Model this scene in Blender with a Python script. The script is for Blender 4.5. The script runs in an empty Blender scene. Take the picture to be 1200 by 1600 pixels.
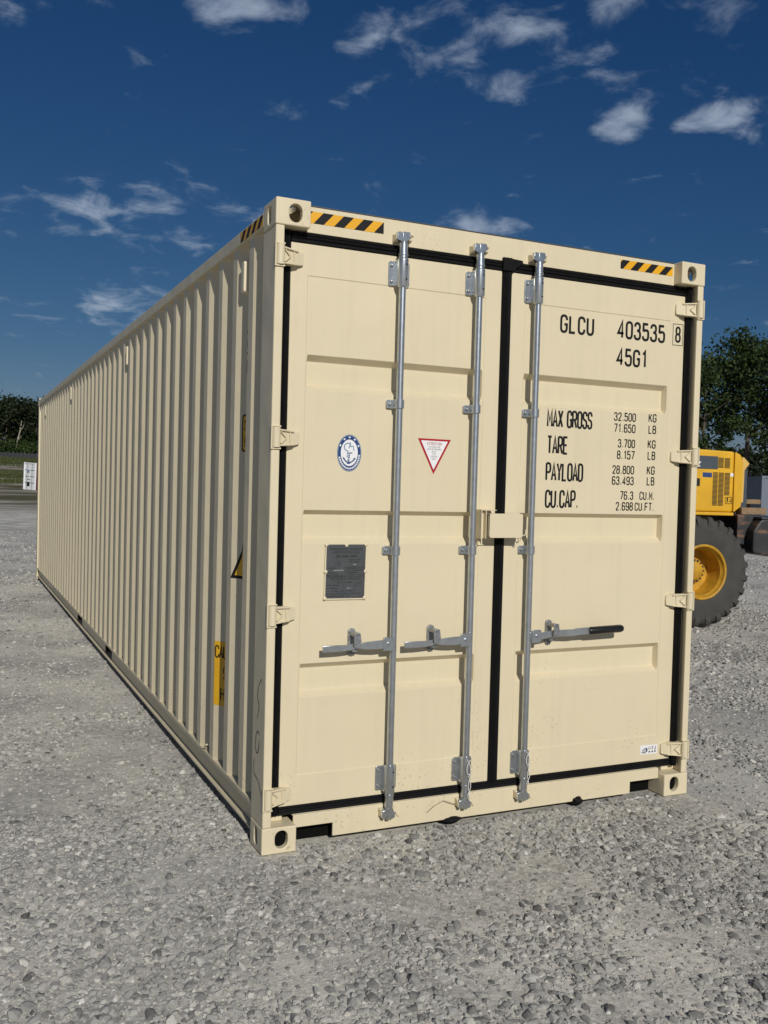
import bpy, bmesh, math, random
from mathutils import Vector, Matrix, noise
R = math.radians
S = bpy.context.scene
COL = S.collection

# ------------------------------------------------------------------ camera, sky, sun, exposure
CAM = Vector((-1.26499, -3.92954, 1.65384))
cr = Vector((0.90755327, -0.41910875, 0.02636132))
cu = Vector((-0.01197806, 0.03691342, 0.99924668))
cf = Vector((0.41976611, 0.90718535, -0.02848079))
FPX = 1464.14                                     # focal length in pixels of the 1200 x 1600 photograph
cd = bpy.data.cameras.new('camera')
cam = bpy.data.objects.new('camera', cd)
COL.objects.link(cam)
cam.matrix_world = Matrix(((cr.x, cu.x, -cf.x, CAM.x), (cr.y, cu.y, -cf.y, CAM.y), (cr.z, cu.z, -cf.z, CAM.z), (0, 0, 0, 1)))
cd.sensor_fit = 'VERTICAL'
cd.sensor_height = 32.0
cd.lens = FPX / 1600 * 32.0
cd.clip_start = 0.05
cd.clip_end = 5000
S.camera = cam

def ray(px, py):
    return cf + cr * ((px - 600) / FPX) - cu * ((py - 800) / FPX)

SUN_EL, SUN_AZ = R(29), R(6.3)                    # azimuth: to the left of straight out from the doors
sdir = Vector((-math.sin(SUN_AZ) * math.cos(SUN_EL), -math.cos(SUN_AZ) * math.cos(SUN_EL), math.sin(SUN_EL)))
sl = bpy.data.lights.new('sun', 'SUN')
sl.energy = 3.2
sl.angle = R(0.53)
sl.color = (1.0, 0.965, 0.90)
so = bpy.data.objects.new('sun', sl)
COL.objects.link(so)
so.rotation_euler = sdir.to_track_quat('Z', 'Y').to_euler()

W = bpy.data.worlds.new('World')
S.world = W
W.use_nodes = True
W.cycles.sampling_method = 'MANUAL'
W.cycles.sample_map_resolution = 256
wn, wl = W.node_tree.nodes, W.node_tree.links
wn.clear()
SKY_STRENGTH = 0.05

def N(nodes, t, **kw):
    n = nodes.new(t)
    for k, v in kw.items():
        if k.startswith('i_'):
            n.inputs[int(k[2:]) if k[2:].isdigit() else k[2:]].default_value = v
        else:
            setattr(n, k, v)
    return n

def build_sky():
    out = N(wn, 'ShaderNodeOutputWorld')
    bg = N(wn, 'ShaderNodeBackground', i_1=SKY_STRENGTH)
    sky = N(wn, 'ShaderNodeTexSky')
    sky.sky_type = 'NISHITA'
    sky.sun_disc = False
    sky.sun_elevation = SUN_EL
    sky.sun_rotation = math.atan2(sdir.x, sdir.y)
    sky.altitude = 300
    sky.air_density = 1.0
    sky.dust_density = 0.2
    sky.ozone_density = 5.0
    # fair-weather clouds on a flat layer: direction -> point on the layer
    tc = N(wn, 'ShaderNodeTexCoord')
    sp = N(wn, 'ShaderNodeSeparateXYZ')
    wl.new(tc.outputs['Generated'], sp.inputs[0])
    zc = N(wn, 'ShaderNodeMath', operation='MAXIMUM', i_1=0.0)
    wl.new(sp.outputs[2], zc.inputs[0])
    za = N(wn, 'ShaderNodeMath', operation='ADD', i_1=0.18)
    wl.new(zc.outputs[0], za.inputs[0])
    cb = N(wn, 'ShaderNodeCombineXYZ')
    for i in (0, 1):
        dv = N(wn, 'ShaderNodeMath', operation='DIVIDE')
        wl.new(sp.outputs[i], dv.inputs[0])
        wl.new(za.outputs[0], dv.inputs[1])
        wl.new(dv.outputs[0], cb.inputs[i])

    def lay(px, py):
        d = ray(px, py).normalized()
        return Vector((d.x / (max(d.z, 0) + .18), d.y / (max(d.z, 0) + .18)))
    patches = []
    for px, py, rx, ry, s in ((800, 45, 125, 80, .95), (620, 40, 90, 65, .72), (960, 15, 60, 38, .75), (385, 8, 100, 36, .9),
                              (800, 125, 62, 38, .6), (905, 95, 75, 38, .7), (975, 190, 66, 40, 1.0), (1120, 185, 90, 52, .95),
                              (1140, 18, 85, 42, .7), (185, 325, 190, 46, .86), (300, 372, 75, 40, .65), (185, 478, 75, 38, 1.0),
                              (745, 352, 75, 25, .9), (650, 245, 45, 26, .5), (735, 235, 40, 18, .42), (340, 178, 28, 14, .5),
                              (265, 170, 30, 15, .42), (25, 478, 60, 24, .5), (75, 15, 80, 22, .5), (570, 95, 50, 50, .55)):
        c = lay(px, py)
        a = lay(px + rx, py) - c
        b = lay(px, py - ry) - c
        det = a.x * b.y - a.y * b.x
        patches.append((c, (b.y / det, -b.x / det), (-a.y / det, a.x / det), s))
    rnd = random.Random(5)
    for k in range(9):                             # the same scattered clouds round the rest of the sky
        az = R(rnd.uniform(75, 315)) + math.atan2(cf.x, cf.y)
        el = R(rnd.uniform(8, 60))
        d = Vector((math.sin(az) * math.cos(el), math.cos(az) * math.cos(el), math.sin(el)))
        c = Vector((d.x, d.y)) / (d.z + .18)
        w, h = rnd.uniform(.12, .3), rnd.uniform(.1, .2)
        patches.append((c, (1 / w, 0), (0, 1 / h), rnd.uniform(.6, 1)))
    total = None
    for c, ra, rb, s in patches:
        sub = N(wn, 'ShaderNodeVectorMath', operation='SUBTRACT')
        sub.inputs[1].default_value = (c.x, c.y, 0)
        wl.new(cb.outputs[0], sub.inputs[0])
        uv = N(wn, 'ShaderNodeCombineXYZ')
        for i, v in enumerate((ra, rb)):
            dt = N(wn, 'ShaderNodeVectorMath', operation='DOT_PRODUCT')
            dt.inputs[1].default_value = (v[0], v[1], 0)
            wl.new(sub.outputs[0], dt.inputs[0])
            wl.new(dt.outputs['Value'], uv.inputs[i])
        ln = N(wn, 'ShaderNodeVectorMath', operation='LENGTH')
        wl.new(uv.outputs[0], ln.inputs[0])
        mr = N(wn, 'ShaderNodeMapRange', interpolation_type='SMOOTHSTEP')
        mr.inputs['From Min'].default_value = 1.75
        mr.inputs['From Max'].default_value = 0.0
        mr.inputs['To Max'].default_value = s
        wl.new(ln.outputs['Value'], mr.inputs['Value'])
        if total is None:
            total = mr.outputs[0]
        else:
            mx = N(wn, 'ShaderNodeMath', operation='MAXIMUM')
            wl.new(total, mx.inputs[0])
            wl.new(mr.outputs[0], mx.inputs[1])
            total = mx.outputs[0]
    nz = N(wn, 'ShaderNodeTexNoise')
    nz.inputs['Scale'].default_value = 9.0
    nz.inputs['Detail'].default_value = 9
    nz.inputs['Roughness'].default_value = .58
    nz.inputs['Distortion'].default_value = .35
    wl.new(cb.outputs[0], nz.inputs['Vector'])
    ad = N(wn, 'ShaderNodeMath', operation='MULTIPLY_ADD', i_1=3.6, i_2=-2.12)     # ragged edges
    wl.new(nz.outputs[0], ad.inputs[0])
    sm = N(wn, 'ShaderNodeMath', operation='ADD')
    wl.new(ad.outputs[0], sm.inputs[0])
    wl.new(total, sm.inputs[1])
    den = N(wn, 'ShaderNodeMapRange', interpolation_type='SMOOTHSTEP')
    den.inputs['From Min'].default_value = 0.03
    den.inputs['From Max'].default_value = 1.35
    den.inputs['To Max'].default_value = .8
    wl.new(sm.outputs[0], den.inputs['Value'])
    # film response of the deep blue: one power curve per channel for the whole sky
    ss = N(wn, 'ShaderNodeSeparateColor')
    wl.new(sky.outputs[0], ss.inputs[0])
    sc_ = N(wn, 'ShaderNodeCombineColor')
    for i, (k, p) in enumerate(((1.0, 1.5), (.544, 1.04), (.509, .79))):
        pw = N(wn, 'ShaderNodeMath', operation='POWER', i_1=p)
        wl.new(ss.outputs[i], pw.inputs[0])
        ml = N(wn, 'ShaderNodeMath', operation='MULTIPLY', i_1=k * .05 ** p / SKY_STRENGTH)
        wl.new(pw.outputs[0], ml.inputs[0])
        wl.new(ml.outputs[0], sc_.inputs[i])
    mix = N(wn, 'ShaderNodeMix', data_type='RGBA')
    wl.new(den.outputs[0], mix.inputs[0])
    wl.new(sc_.outputs[0], mix.inputs[6])
    mix.inputs[7].default_value = (0.36 / SKY_STRENGTH, 0.43 / SKY_STRENGTH, 0.53 / SKY_STRENGTH, 1)
    wl.new(mix.outputs[2], bg.inputs[0])
    wl.new(bg.outputs[0], out.inputs[0])
build_sky()

vs = S.view_settings
vs.view_transform = 'Standard'
vs.look = 'None'
vs.exposure = 0.0
vs.gamma = 1.0
vs.use_curve_mapping = False

# ------------------------------------------------------------------ materials
MATS = {}
def mat(name, col, rough=.6, metal=0.0, var=.08, vscale=6.0, bump=0.0, bscale=60.0, spec=.5, stretch=None, coord='Object'):
    m = bpy.data.materials.new(name)
    m.use_nodes = True
    nt = m.node_tree
    p = nt.nodes['Principled BSDF']
    p.inputs['Roughness'].default_value = rough
    p.inputs['Metallic'].default_value = metal
    p.inputs['Specular IOR Level'].default_value = spec
    tc = N(nt.nodes, 'ShaderNodeTexCoord')
    vec = tc.outputs[coord]
    if stretch:
        mp = N(nt.nodes, 'ShaderNodeMapping')
        mp.inputs['Scale'].default_value = stretch
        nt.links.new(vec, mp.inputs[0])
        vec = mp.outputs[0]
    nz = N(nt.nodes, 'ShaderNodeTexNoise')
    nz.inputs['Scale'].default_value = vscale
    nz.inputs['Detail'].default_value = 6
    nt.links.new(vec, nz.inputs['Vector'])
    rp = N(nt.nodes, 'ShaderNodeMapRange')
    rp.inputs['From Min'].default_value = .25
    rp.inputs['From Max'].default_value = .75
    rp.inputs['To Min'].default_value = 1 - var
    rp.inputs['To Max'].default_value = 1 + var
    nt.links.new(nz.outputs[0], rp.inputs['Value'])
    mx = N(nt.nodes, 'ShaderNodeVectorMath', operation='SCALE')
    mx.inputs[0].default_value = col
    nt.links.new(rp.outputs[0], mx.inputs['Scale'])
    nt.links.new(mx.outputs[0], p.inputs['Base Color'])
    if bump:
        n2 = N(nt.nodes, 'ShaderNodeTexNoise')
        n2.inputs['Scale'].default_value = bscale
        n2.inputs['Detail'].default_value = 4
        nt.links.new(vec, n2.inputs['Vector'])
        b = N(nt.nodes, 'ShaderNodeBump')
        b.inputs['Strength'].default_value = bump
        b.inputs['Distance'].default_value = .01
        nt.links.new(n2.outputs[0], b.inputs['Height'])
        nt.links.new(b.outputs[0], p.inputs['Normal'])
    MATS[name] = m
    return m

CREAM = (0.70, 0.61, 0.42)
def paint_material():
    m = mat('cream_paint', CREAM, rough=.44, var=.025, vscale=2.2, spec=.4)
    nt = m.node_tree
    nd, lk = nt.nodes, nt.links
    p = nd['Principled BSDF']
    tc = N(nd, 'ShaderNodeTexCoord')
    # faint vertical grime streaks
    mp = N(nd, 'ShaderNodeMapping')
    mp.inputs['Scale'].default_value = (14, 14, .6)
    lk.new(tc.outputs['Object'], mp.inputs[0])
    st = N(nd, 'ShaderNodeTexNoise')
    st.inputs['Scale'].default_value = 2
    st.inputs['Detail'].default_value = 5
    lk.new(mp.outputs[0], st.inputs['Vector'])
    sr = N(nd, 'ShaderNodeMapRange')
    sr.inputs['From Min'].default_value = .5
    sr.inputs['From Max'].default_value = .95
    sr.inputs['To Max'].default_value = .26
    lk.new(st.outputs[0], sr.inputs['Value'])
    # small brown splashes, most of them low down on the panels near the ground
    vo = N(nd, 'ShaderNodeTexVoronoi')
    vo.inputs['Scale'].default_value = 42
    lk.new(tc.outputs['Object'], vo.inputs['Vector'])
    vr = N(nd, 'ShaderNodeMapRange')
    vr.inputs['From Min'].default_value = .26
    vr.inputs['From Max'].default_value = .16
    lk.new(vo.outputs['Distance'], vr.inputs['Value'])
    big = N(nd, 'ShaderNodeTexNoise')
    big.inputs['Scale'].default_value = 3.1
    big.inputs['Detail'].default_value = 3
    lk.new(tc.outputs['Object'], big.inputs['Vector'])
    sx = N(nd, 'ShaderNodeSeparateXYZ')
    lk.new(tc.outputs['Object'], sx.inputs[0])
    hz = N(nd, 'ShaderNodeMapRange')
    hz.inputs['From Min'].default_value = .95
    hz.inputs['From Max'].default_value = .15
    hz.inputs['To Min'].default_value = .0
    hz.inputs['To Max'].default_value = .2
    lk.new(sx.outputs[2], hz.inputs['Value'])
    ad = N(nd, 'ShaderNodeMath', operation='ADD')
    lk.new(big.outputs[0], ad.inputs[0])
    lk.new(hz.outputs[0], ad.inputs[1])
    br = N(nd, 'ShaderNodeMapRange')
    br.inputs['From Min'].default_value = .64
    br.inputs['From Max'].default_value = .8
    br.inputs['To Max'].default_value = .38
    lk.new(ad.outputs[0], br.inputs['Value'])
    mu = N(nd, 'ShaderNodeMath', operation='MULTIPLY')
    lk.new(vr.outputs[0], mu.inputs[0])
    lk.new(br.outputs[0], mu.inputs[1])
    base = p.inputs['Base Color'].links[0].from_socket
    m1 = N(nd, 'ShaderNodeMix', data_type='RGBA')
    lk.new(sr.outputs[0], m1.inputs[0])
    lk.new(base, m1.inputs[6])
    m1.inputs[7].default_value = (.5, .44, .33, 1)
    m2 = N(nd, 'ShaderNodeMix', data_type='RGBA')
    lk.new(mu.outputs[0], m2.inputs[0])
    lk.new(m1.outputs[2], m2.inputs[6])
    m2.inputs[7].default_value = (.3, .2, .1, 1)
    lk.new(m2.outputs[2], p.inputs['Base Color'])
    # orange peel and slightly wavy sheet metal
    n1 = N(nd, 'ShaderNodeTexNoise')
    n1.inputs['Scale'].default_value = 320
    n2 = N(nd, 'ShaderNodeTexNoise')
    n2.inputs['Scale'].default_value = 3.5
    lk.new(tc.outputs['Object'], n1.inputs['Vector'])
    lk.new(tc.outputs['Object'], n2.inputs['Vector'])
    b1 = N(nd, 'ShaderNodeBump')
    b1.inputs['Strength'].default_value = .05
    b1.inputs['Distance'].default_value = .002
    b2 = N(nd, 'ShaderNodeBump')
    b2.inputs['Strength'].default_value = .45
    b2.inputs['Distance'].default_value = .02
    lk.new(n1.outputs[0], b1.inputs['Height'])
    lk.new(n2.outputs[0], b2.inputs['Height'])
    lk.new(b2.outputs[0], b1.inputs['Normal'])
    lk.new(b1.outputs[0], p.inputs['Normal'])
    rg = N(nd, 'ShaderNodeMapRange')
    rg.inputs['To Min'].default_value = .36
    rg.inputs['To Max'].default_value = .54
    lk.new(big.outputs[0], rg.inputs['Value'])
    lk.new(rg.outputs[0], p.inputs['Roughness'])
paint_material()
def stained_paint():
    m = MATS['cream_paint'].copy()
    m.name = 'casting_paint'
    nd, lk = m.node_tree.nodes, m.node_tree.links
    p = nd['Principled BSDF']
    tc = N(nd, 'ShaderNodeTexCoord')
    nz = N(nd, 'ShaderNodeTexNoise')
    nz.inputs['Scale'].default_value = 13
    nz.inputs['Detail'].default_value = 9
    nz.inputs['Roughness'].default_value = .7
    lk.new(tc.outputs['Object'], nz.inputs['Vector'])
    r_ = N(nd, 'ShaderNodeMapRange')
    for k, v in (('From Min', .60), ('From Max', .74), ('To Max', .75)):
        r_.inputs[k].default_value = v
    lk.new(nz.outputs[0], r_.inputs['Value'])
    m3 = N(nd, 'ShaderNodeMix', data_type='RGBA')
    lk.new(r_.outputs[0], m3.inputs[0])
    lk.new(p.inputs['Base Color'].links[0].from_socket, m3.inputs[6])
    m3.inputs[7].default_value = (.33, .21, .10, 1)
    lk.new(m3.outputs[2], p.inputs['Base Color'])
    MATS['casting_paint'] = m
stained_paint()
mat('rubber', (.006, .006, .0065), rough=.7, var=.3, vscale=20, bump=.1, bscale=150, spec=.15)
mat('galvanised', (.52, .55, .57), rough=.30, metal=.85, var=.12, vscale=30, bump=.04, bscale=60)
mat('galvanised_dark', (.34, .35, .36), rough=.45, metal=.8, var=.3, vscale=60, bump=.3, bscale=120)
mat('black_paint', (.010, .010, .011), rough=.6, var=.2, spec=.25)
mat('black_grip', (.01, .01, .01), rough=.35, var=.2)
mat('hazard_yellow', (.80, .40, .012), rough=.4, var=.04)
mat('sticker_yellow', (.82, .45, .012), rough=.45, var=.05)
mat('sticker_white', (.80, .80, .80), rough=.45, var=.02)
mat('sticker_red', (.40, .006, .02), rough=.45, var=.05)
mat('sticker_blue', (.012, .045, .17), rough=.45, var=.05)
mat('sticker_grey_blue', (.22, .30, .40), rough=.45, var=.08)
mat('plate_grey', (.075, .078, .082), rough=.5, metal=.2, var=.12, vscale=15)
mat('plate_ink', (.02, .02, .02), rough=.6)
mat('pale_ink', (.3, .3, .3), rough=.6)
mat('brown_ink', (.25, .2, .15), rough=.6)
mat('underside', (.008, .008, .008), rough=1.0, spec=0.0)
mat('plywood', (.25, .17, .09), rough=.8)
mat('ink_line', (.03, .03, .03), rough=.7)
mat('loader_yellow', (.70, .385, .012), rough=.42, var=.12, vscale=5)
mat('rim_ochre', (.50, .27, .018), rough=.6, var=.3, vscale=9)
mat('loader_pale', (.66, .42, .10), rough=.5, var=.08, vscale=3)
mat('loader_dark', (.022, .022, .024), rough=.55, var=.4, vscale=9)
mat('loader_slate', (.055, .07, .085), rough=.4, var=.15, vscale=8)
mat('slot_black', (.012, .012, .012), rough=.8)
mat('tyre_rubber', (.055, .052, .047), rough=.85, var=.22, vscale=5, bump=.3, bscale=25)
mat('glass_dark', (.02, .025, .03), rough=.05, spec=.8)
mat('weathered_wood', (.26, .17, .095), rough=.85, var=.35, vscale=8, stretch=(2, 12, 12))
mat('bark', (.11, .09, .065), rough=.9, var=.4, vscale=3, bump=.5, bscale=10)
mat('pale_bark', (.36, .33, .27), rough=.9, var=.3, vscale=3)
mat('white_container_paint', (.86, .87, .88), rough=.5, var=.03)
mat('oxide_red_paint', (.13, .022, .016), rough=.6, var=.2)
mat('blue_grey_paint', (.14, .165, .21), rough=.55, var=.06)
mat('fence_fabric', (.03, .034, .042), rough=.85, var=.25, vscale=.8)
mat('fence_post_wood', (.07, .06, .05), rough=.9)
mat('rope_white', (.72, .70, .66), rough=.8)
mat('dry_straw', (.24, .19, .10), rough=.9)
mat('shed_roof', (.20, .18, .16), rough=.8)
mat('shed_wall', (.28, .24, .2), rough=.8)

def rust_material():
    m = mat('rusty_black_steel', (.024, .024, .026), rough=.55, var=.4, vscale=9)
    nd, lk = m.node_tree.nodes, m.node_tree.links
    p = nd['Principled BSDF']
    tc = N(nd, 'ShaderNodeTexCoord')
    mp = N(nd, 'ShaderNodeMapping')
    mp.inputs['Scale'].default_value = (2, 2, 5)
    lk.new(tc.outputs['Object'], mp.inputs[0])
    nz = N(nd, 'ShaderNodeTexNoise')
    nz.inputs['Scale'].default_value = 2.2
    nz.inputs['Detail'].default_value = 8
    lk.new(mp.outputs[0], nz.inputs['Vector'])
    r_ = N(nd, 'ShaderNodeMapRange')
    r_.inputs['From Min'].default_value = .54
    r_.inputs['From Max'].default_value = .66
    lk.new(nz.outputs[0], r_.inputs['Value'])
    mx = N(nd, 'ShaderNodeMix', data_type='RGBA')
    lk.new(r_.outputs[0], mx.inputs[0])
    lk.new(p.inputs['Base Color'].links[0].from_socket, mx.inputs[6])
    mx.inputs[7].default_value = (.16, .085, .05, 1)
    lk.new(mx.outputs[2], p.inputs['Base Color'])
rust_material()

def leaf_material(name, c1, c2):
    m = bpy.data.materials.new(name)
    m.use_nodes = True
    nd, lk = m.node_tree.nodes, m.node_tree.links
    p = nd['Principled BSDF']
    out = nd['Material Output']
    at = N(nd, 'ShaderNodeAttribute')
    at.attribute_name = 'tint'
    mx = N(nd, 'ShaderNodeMix', data_type='RGBA')
    mx.inputs[6].default_value = (*c1, 1)
    mx.inputs[7].default_value = (*c2, 1)
    lk.new(at.outputs['Fac'], mx.inputs[0])
    lk.new(mx.outputs[2], p.inputs['Base Color'])
    p.inputs['Roughness'].default_value = .6
    p.inputs['Specular IOR Level'].default_value = .25
    tr = N(nd, 'ShaderNodeBsdfTranslucent')
    lk.new(mx.outputs[2], tr.inputs[0])
    ms = N(nd, 'ShaderNodeMixShader')
    ms.inputs[0].default_value = .25
    lk.new(p.outputs[0], ms.inputs[1])
    lk.new(tr.outputs[0], ms.inputs[2])
    lk.new(ms.outputs[0], out.inputs[0])
    MATS[name] = m
leaf_material('leaf_mid', (.022, .042, .012), (.066, .10, .028))
leaf_material('leaf_dark', (.010, .018, .006), (.034, .050, .016))
leaf_material('leaf_bush', (.022, .044, .010), (.06, .095, .022))
leaf_material('grass_blade', (.05, .07, .02), (.13, .14, .05))

# ------------------------------------------------------------------ mesh helpers
class MB:
    def __init__(s):
        s.v, s.f, s.m = [], [], []
    def add(s, vs_, fs, mi=0):
        o = len(s.v)
        s.v += [tuple(x) for x in vs_]
        s.f += [tuple(i + o for i in f) for f in fs]
        s.m += [mi] * len(fs)
    def box(s, a, b, mi=0):
        x0, x1 = sorted((a[0], b[0])); y0, y1 = sorted((a[1], b[1])); z0, z1 = sorted((a[2], b[2]))
        s.add([(x0, y0, z0), (x1, y0, z0), (x1, y1, z0), (x0, y1, z0), (x0, y0, z1), (x1, y0, z1), (x1, y1, z1), (x0, y1, z1)],
              [(0, 3, 2, 1), (4, 5, 6, 7), (0, 1, 5, 4), (1, 2, 6, 5), (2, 3, 7, 6), (3, 0, 4, 7)], mi)
    def prism(s, pts, f0, f1, mi=0):                # pts 2D, f0/f1 map a 2D point to the two end caps
        n = len(pts)
        s.add([f0(*p) for p in pts] + [f1(*p) for p in pts],
              [tuple(range(n - 1, -1, -1)), tuple(range(n, 2 * n))] + [(i, (i + 1) % n, n + (i + 1) % n, n + i) for i in range(n)], mi)
    def tube(s, pts, r, k=10, mi=0, cap=True):
        pts = [Vector(p) for p in pts]
        rs = r if isinstance(r, (list, tuple)) else [r] * len(pts)
        n = len(pts)
        ring = []
        up = None
        for i, p in enumerate(pts):
            t = (pts[min(i + 1, n - 1)] - pts[max(i - 1, 0)]).normalized()
            if up is None:
                up = t.orthogonal().normalized()
            up = (up - t * up.dot(t))
            up = up.normalized() if up.length > 1e-6 else t.orthogonal().normalized()
            b = t.cross(up)
            ring.append([p + (up * math.cos(2 * math.pi * j / k) + b * math.sin(2 * math.pi * j / k)) * rs[i] for j in range(k)])
        vs_ = [v for g in ring for v in g]
        fs = [(i * k + j, i * k + (j + 1) % k, (i + 1) * k + (j + 1) % k, (i + 1) * k + j) for i in range(n - 1) for j in range(k)]
        if cap:
            fs += [tuple(range(k - 1, -1, -1)), tuple((n - 1) * k + j for j in range(k))]
        s.add(vs_, fs, mi)
    def lathe(s, prof, org, axis, k=32, mi=0):      # prof: (radius, along axis)
        a = Vector(axis).normalized(); u_ = a.orthogonal().normalized(); w_ = a.cross(u_); o = Vector(org)
        n = len(prof)
        vs_ = [o + a * h + (u_ * math.cos(2 * math.pi * j / k) + w_ * math.sin(2 * math.pi * j / k)) * r_ for r_, h in prof for j in range(k)]
        s.add(vs_, [(i * k + j, i * k + (j + 1) % k, (i + 1) * k + (j + 1) % k, (i + 1) * k + j) for i in range(n - 1) for j in range(k)], mi)
    def mesh(s, name, mats, smooth=None, fix=True):
        me = bpy.data.meshes.new(name)
        me.from_pydata(s.v, [], s.f)
        for m in mats:
            me.materials.append(MATS[m])
        if len(mats) > 1:
            me.polygons.foreach_set('material_index', s.m)
        if fix:
            b = bmesh.new()
            b.from_mesh(me)
            bmesh.ops.recalc_face_normals(b, faces=b.faces)
            b.to_mesh(me)
            b.free()
        if smooth:
            me.shade_smooth()
            me.set_sharp_from_angle(angle=R(smooth))
        return me

def link(name, me, parent=None):
    o = bpy.data.objects.new(name, me)
    COL.objects.link(o)
    o.parent = parent
    return o

def put(mb, name, mats, parent=None, smooth=None, bevel=0, fix=True, seg=2):
    o = link(name, mb.mesh(name, [mats] if isinstance(mats, str) else mats, smooth, fix), parent)
    if bevel:
        b = o.modifiers.new('bevel', 'BEVEL')
        b.width = bevel
        b.segments = seg
        b.limit_method = 'ANGLE'
        b.angle_limit = R(50)
        b.harden_normals = False
    return o

def tag(o, label, cat=None, group=None, kind=None):
    o['label'] = label
    if cat: o['category'] = cat
    if group: o['group'] = group
    if kind: o['kind'] = kind
    return o

def empty(name, loc=(0, 0, 0), rz=0):
    o = bpy.data.objects.new(name, None)
    COL.objects.link(o)
    o.location = loc
    o.rotation_euler = (0, 0, rz)
    o.empty_display_size = .2
    return o

def copy_tree(o, parent=None):
    c = o.copy()
    COL.objects.link(c)
    c.parent = parent
    for ch in list(o.children):
        copy_tree(ch, c)
    return c

def part(name, mats, parent, fn, smooth=None, bevel=0):
    mb = MB()
    fn(mb)
    return put(mb, name, mats, parent, smooth, bevel)

def fillet(pts, r, closed=False, n=4):
    if r <= 0:
        return list(pts)
    out = []
    m = len(pts)
    for i, p in enumerate(pts):
        if not closed and i in (0, m - 1):
            out.append(p)
            continue
        a, b = pts[i - 1], pts[(i + 1) % m]
        da, db = math.dist(a, p), math.dist(b, p)
        ea = da * (.5 if closed or i > 1 else 1)
        eb = db * (.5 if closed or i < m - 2 else 1)
        q_ = min(r, ea, eb)
        A = (p[0] + (a[0] - p[0]) * q_ / da, p[1] + (a[1] - p[1]) * q_ / da)
        B = (p[0] + (b[0] - p[0]) * q_ / db, p[1] + (b[1] - p[1]) * q_ / db)
        for k in range(n + 1):
            t = k / n
            out.append(((1 - t) ** 2 * A[0] + 2 * t * (1 - t) * p[0] + t * t * B[0], (1 - t) ** 2 * A[1] + 2 * t * (1 - t) * p[1] + t * t * B[1]))
    res = [out[0]]
    for p in out[1:]:
        if math.dist(p, res[-1]) > 1e-6:
            res.append(p)
    if closed and math.dist(res[0], res[-1]) < 1e-6:
        res.pop()
    return res

def ribbon(mb, pts, w, place, closed=False, lift=0.0, mi=0):
    n = len(pts)
    L, Q = [], []
    for i in range(n):
        p = Vector(pts[i])
        a = Vector(pts[i - 1]) if (i > 0 or closed) else None
        b = Vector(pts[(i + 1) % n]) if (i < n - 1 or closed) else None
        d1 = (p - a).normalized() if a is not None else (b - p).normalized()
        d2 = (b - p).normalized() if b is not None else d1
        nn = Vector((-d1.y - d2.y, d1.x + d2.x))
        if nn.length < 1e-6:
            nn = Vector((-d1.y, d1.x))
        nn.normalize()
        k = w / 2 / max(.45, nn.dot(Vector((-d1.y, d1.x))))
        L.append(place(*(p + nn * k), lift))
        Q.append(place(*(p - nn * k), lift))
    m = n if closed else n - 1
    mb.add(L + Q, [(i, (i + 1) % n, n + (i + 1) % n, n + i) for i in range(m)], mi)

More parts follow.
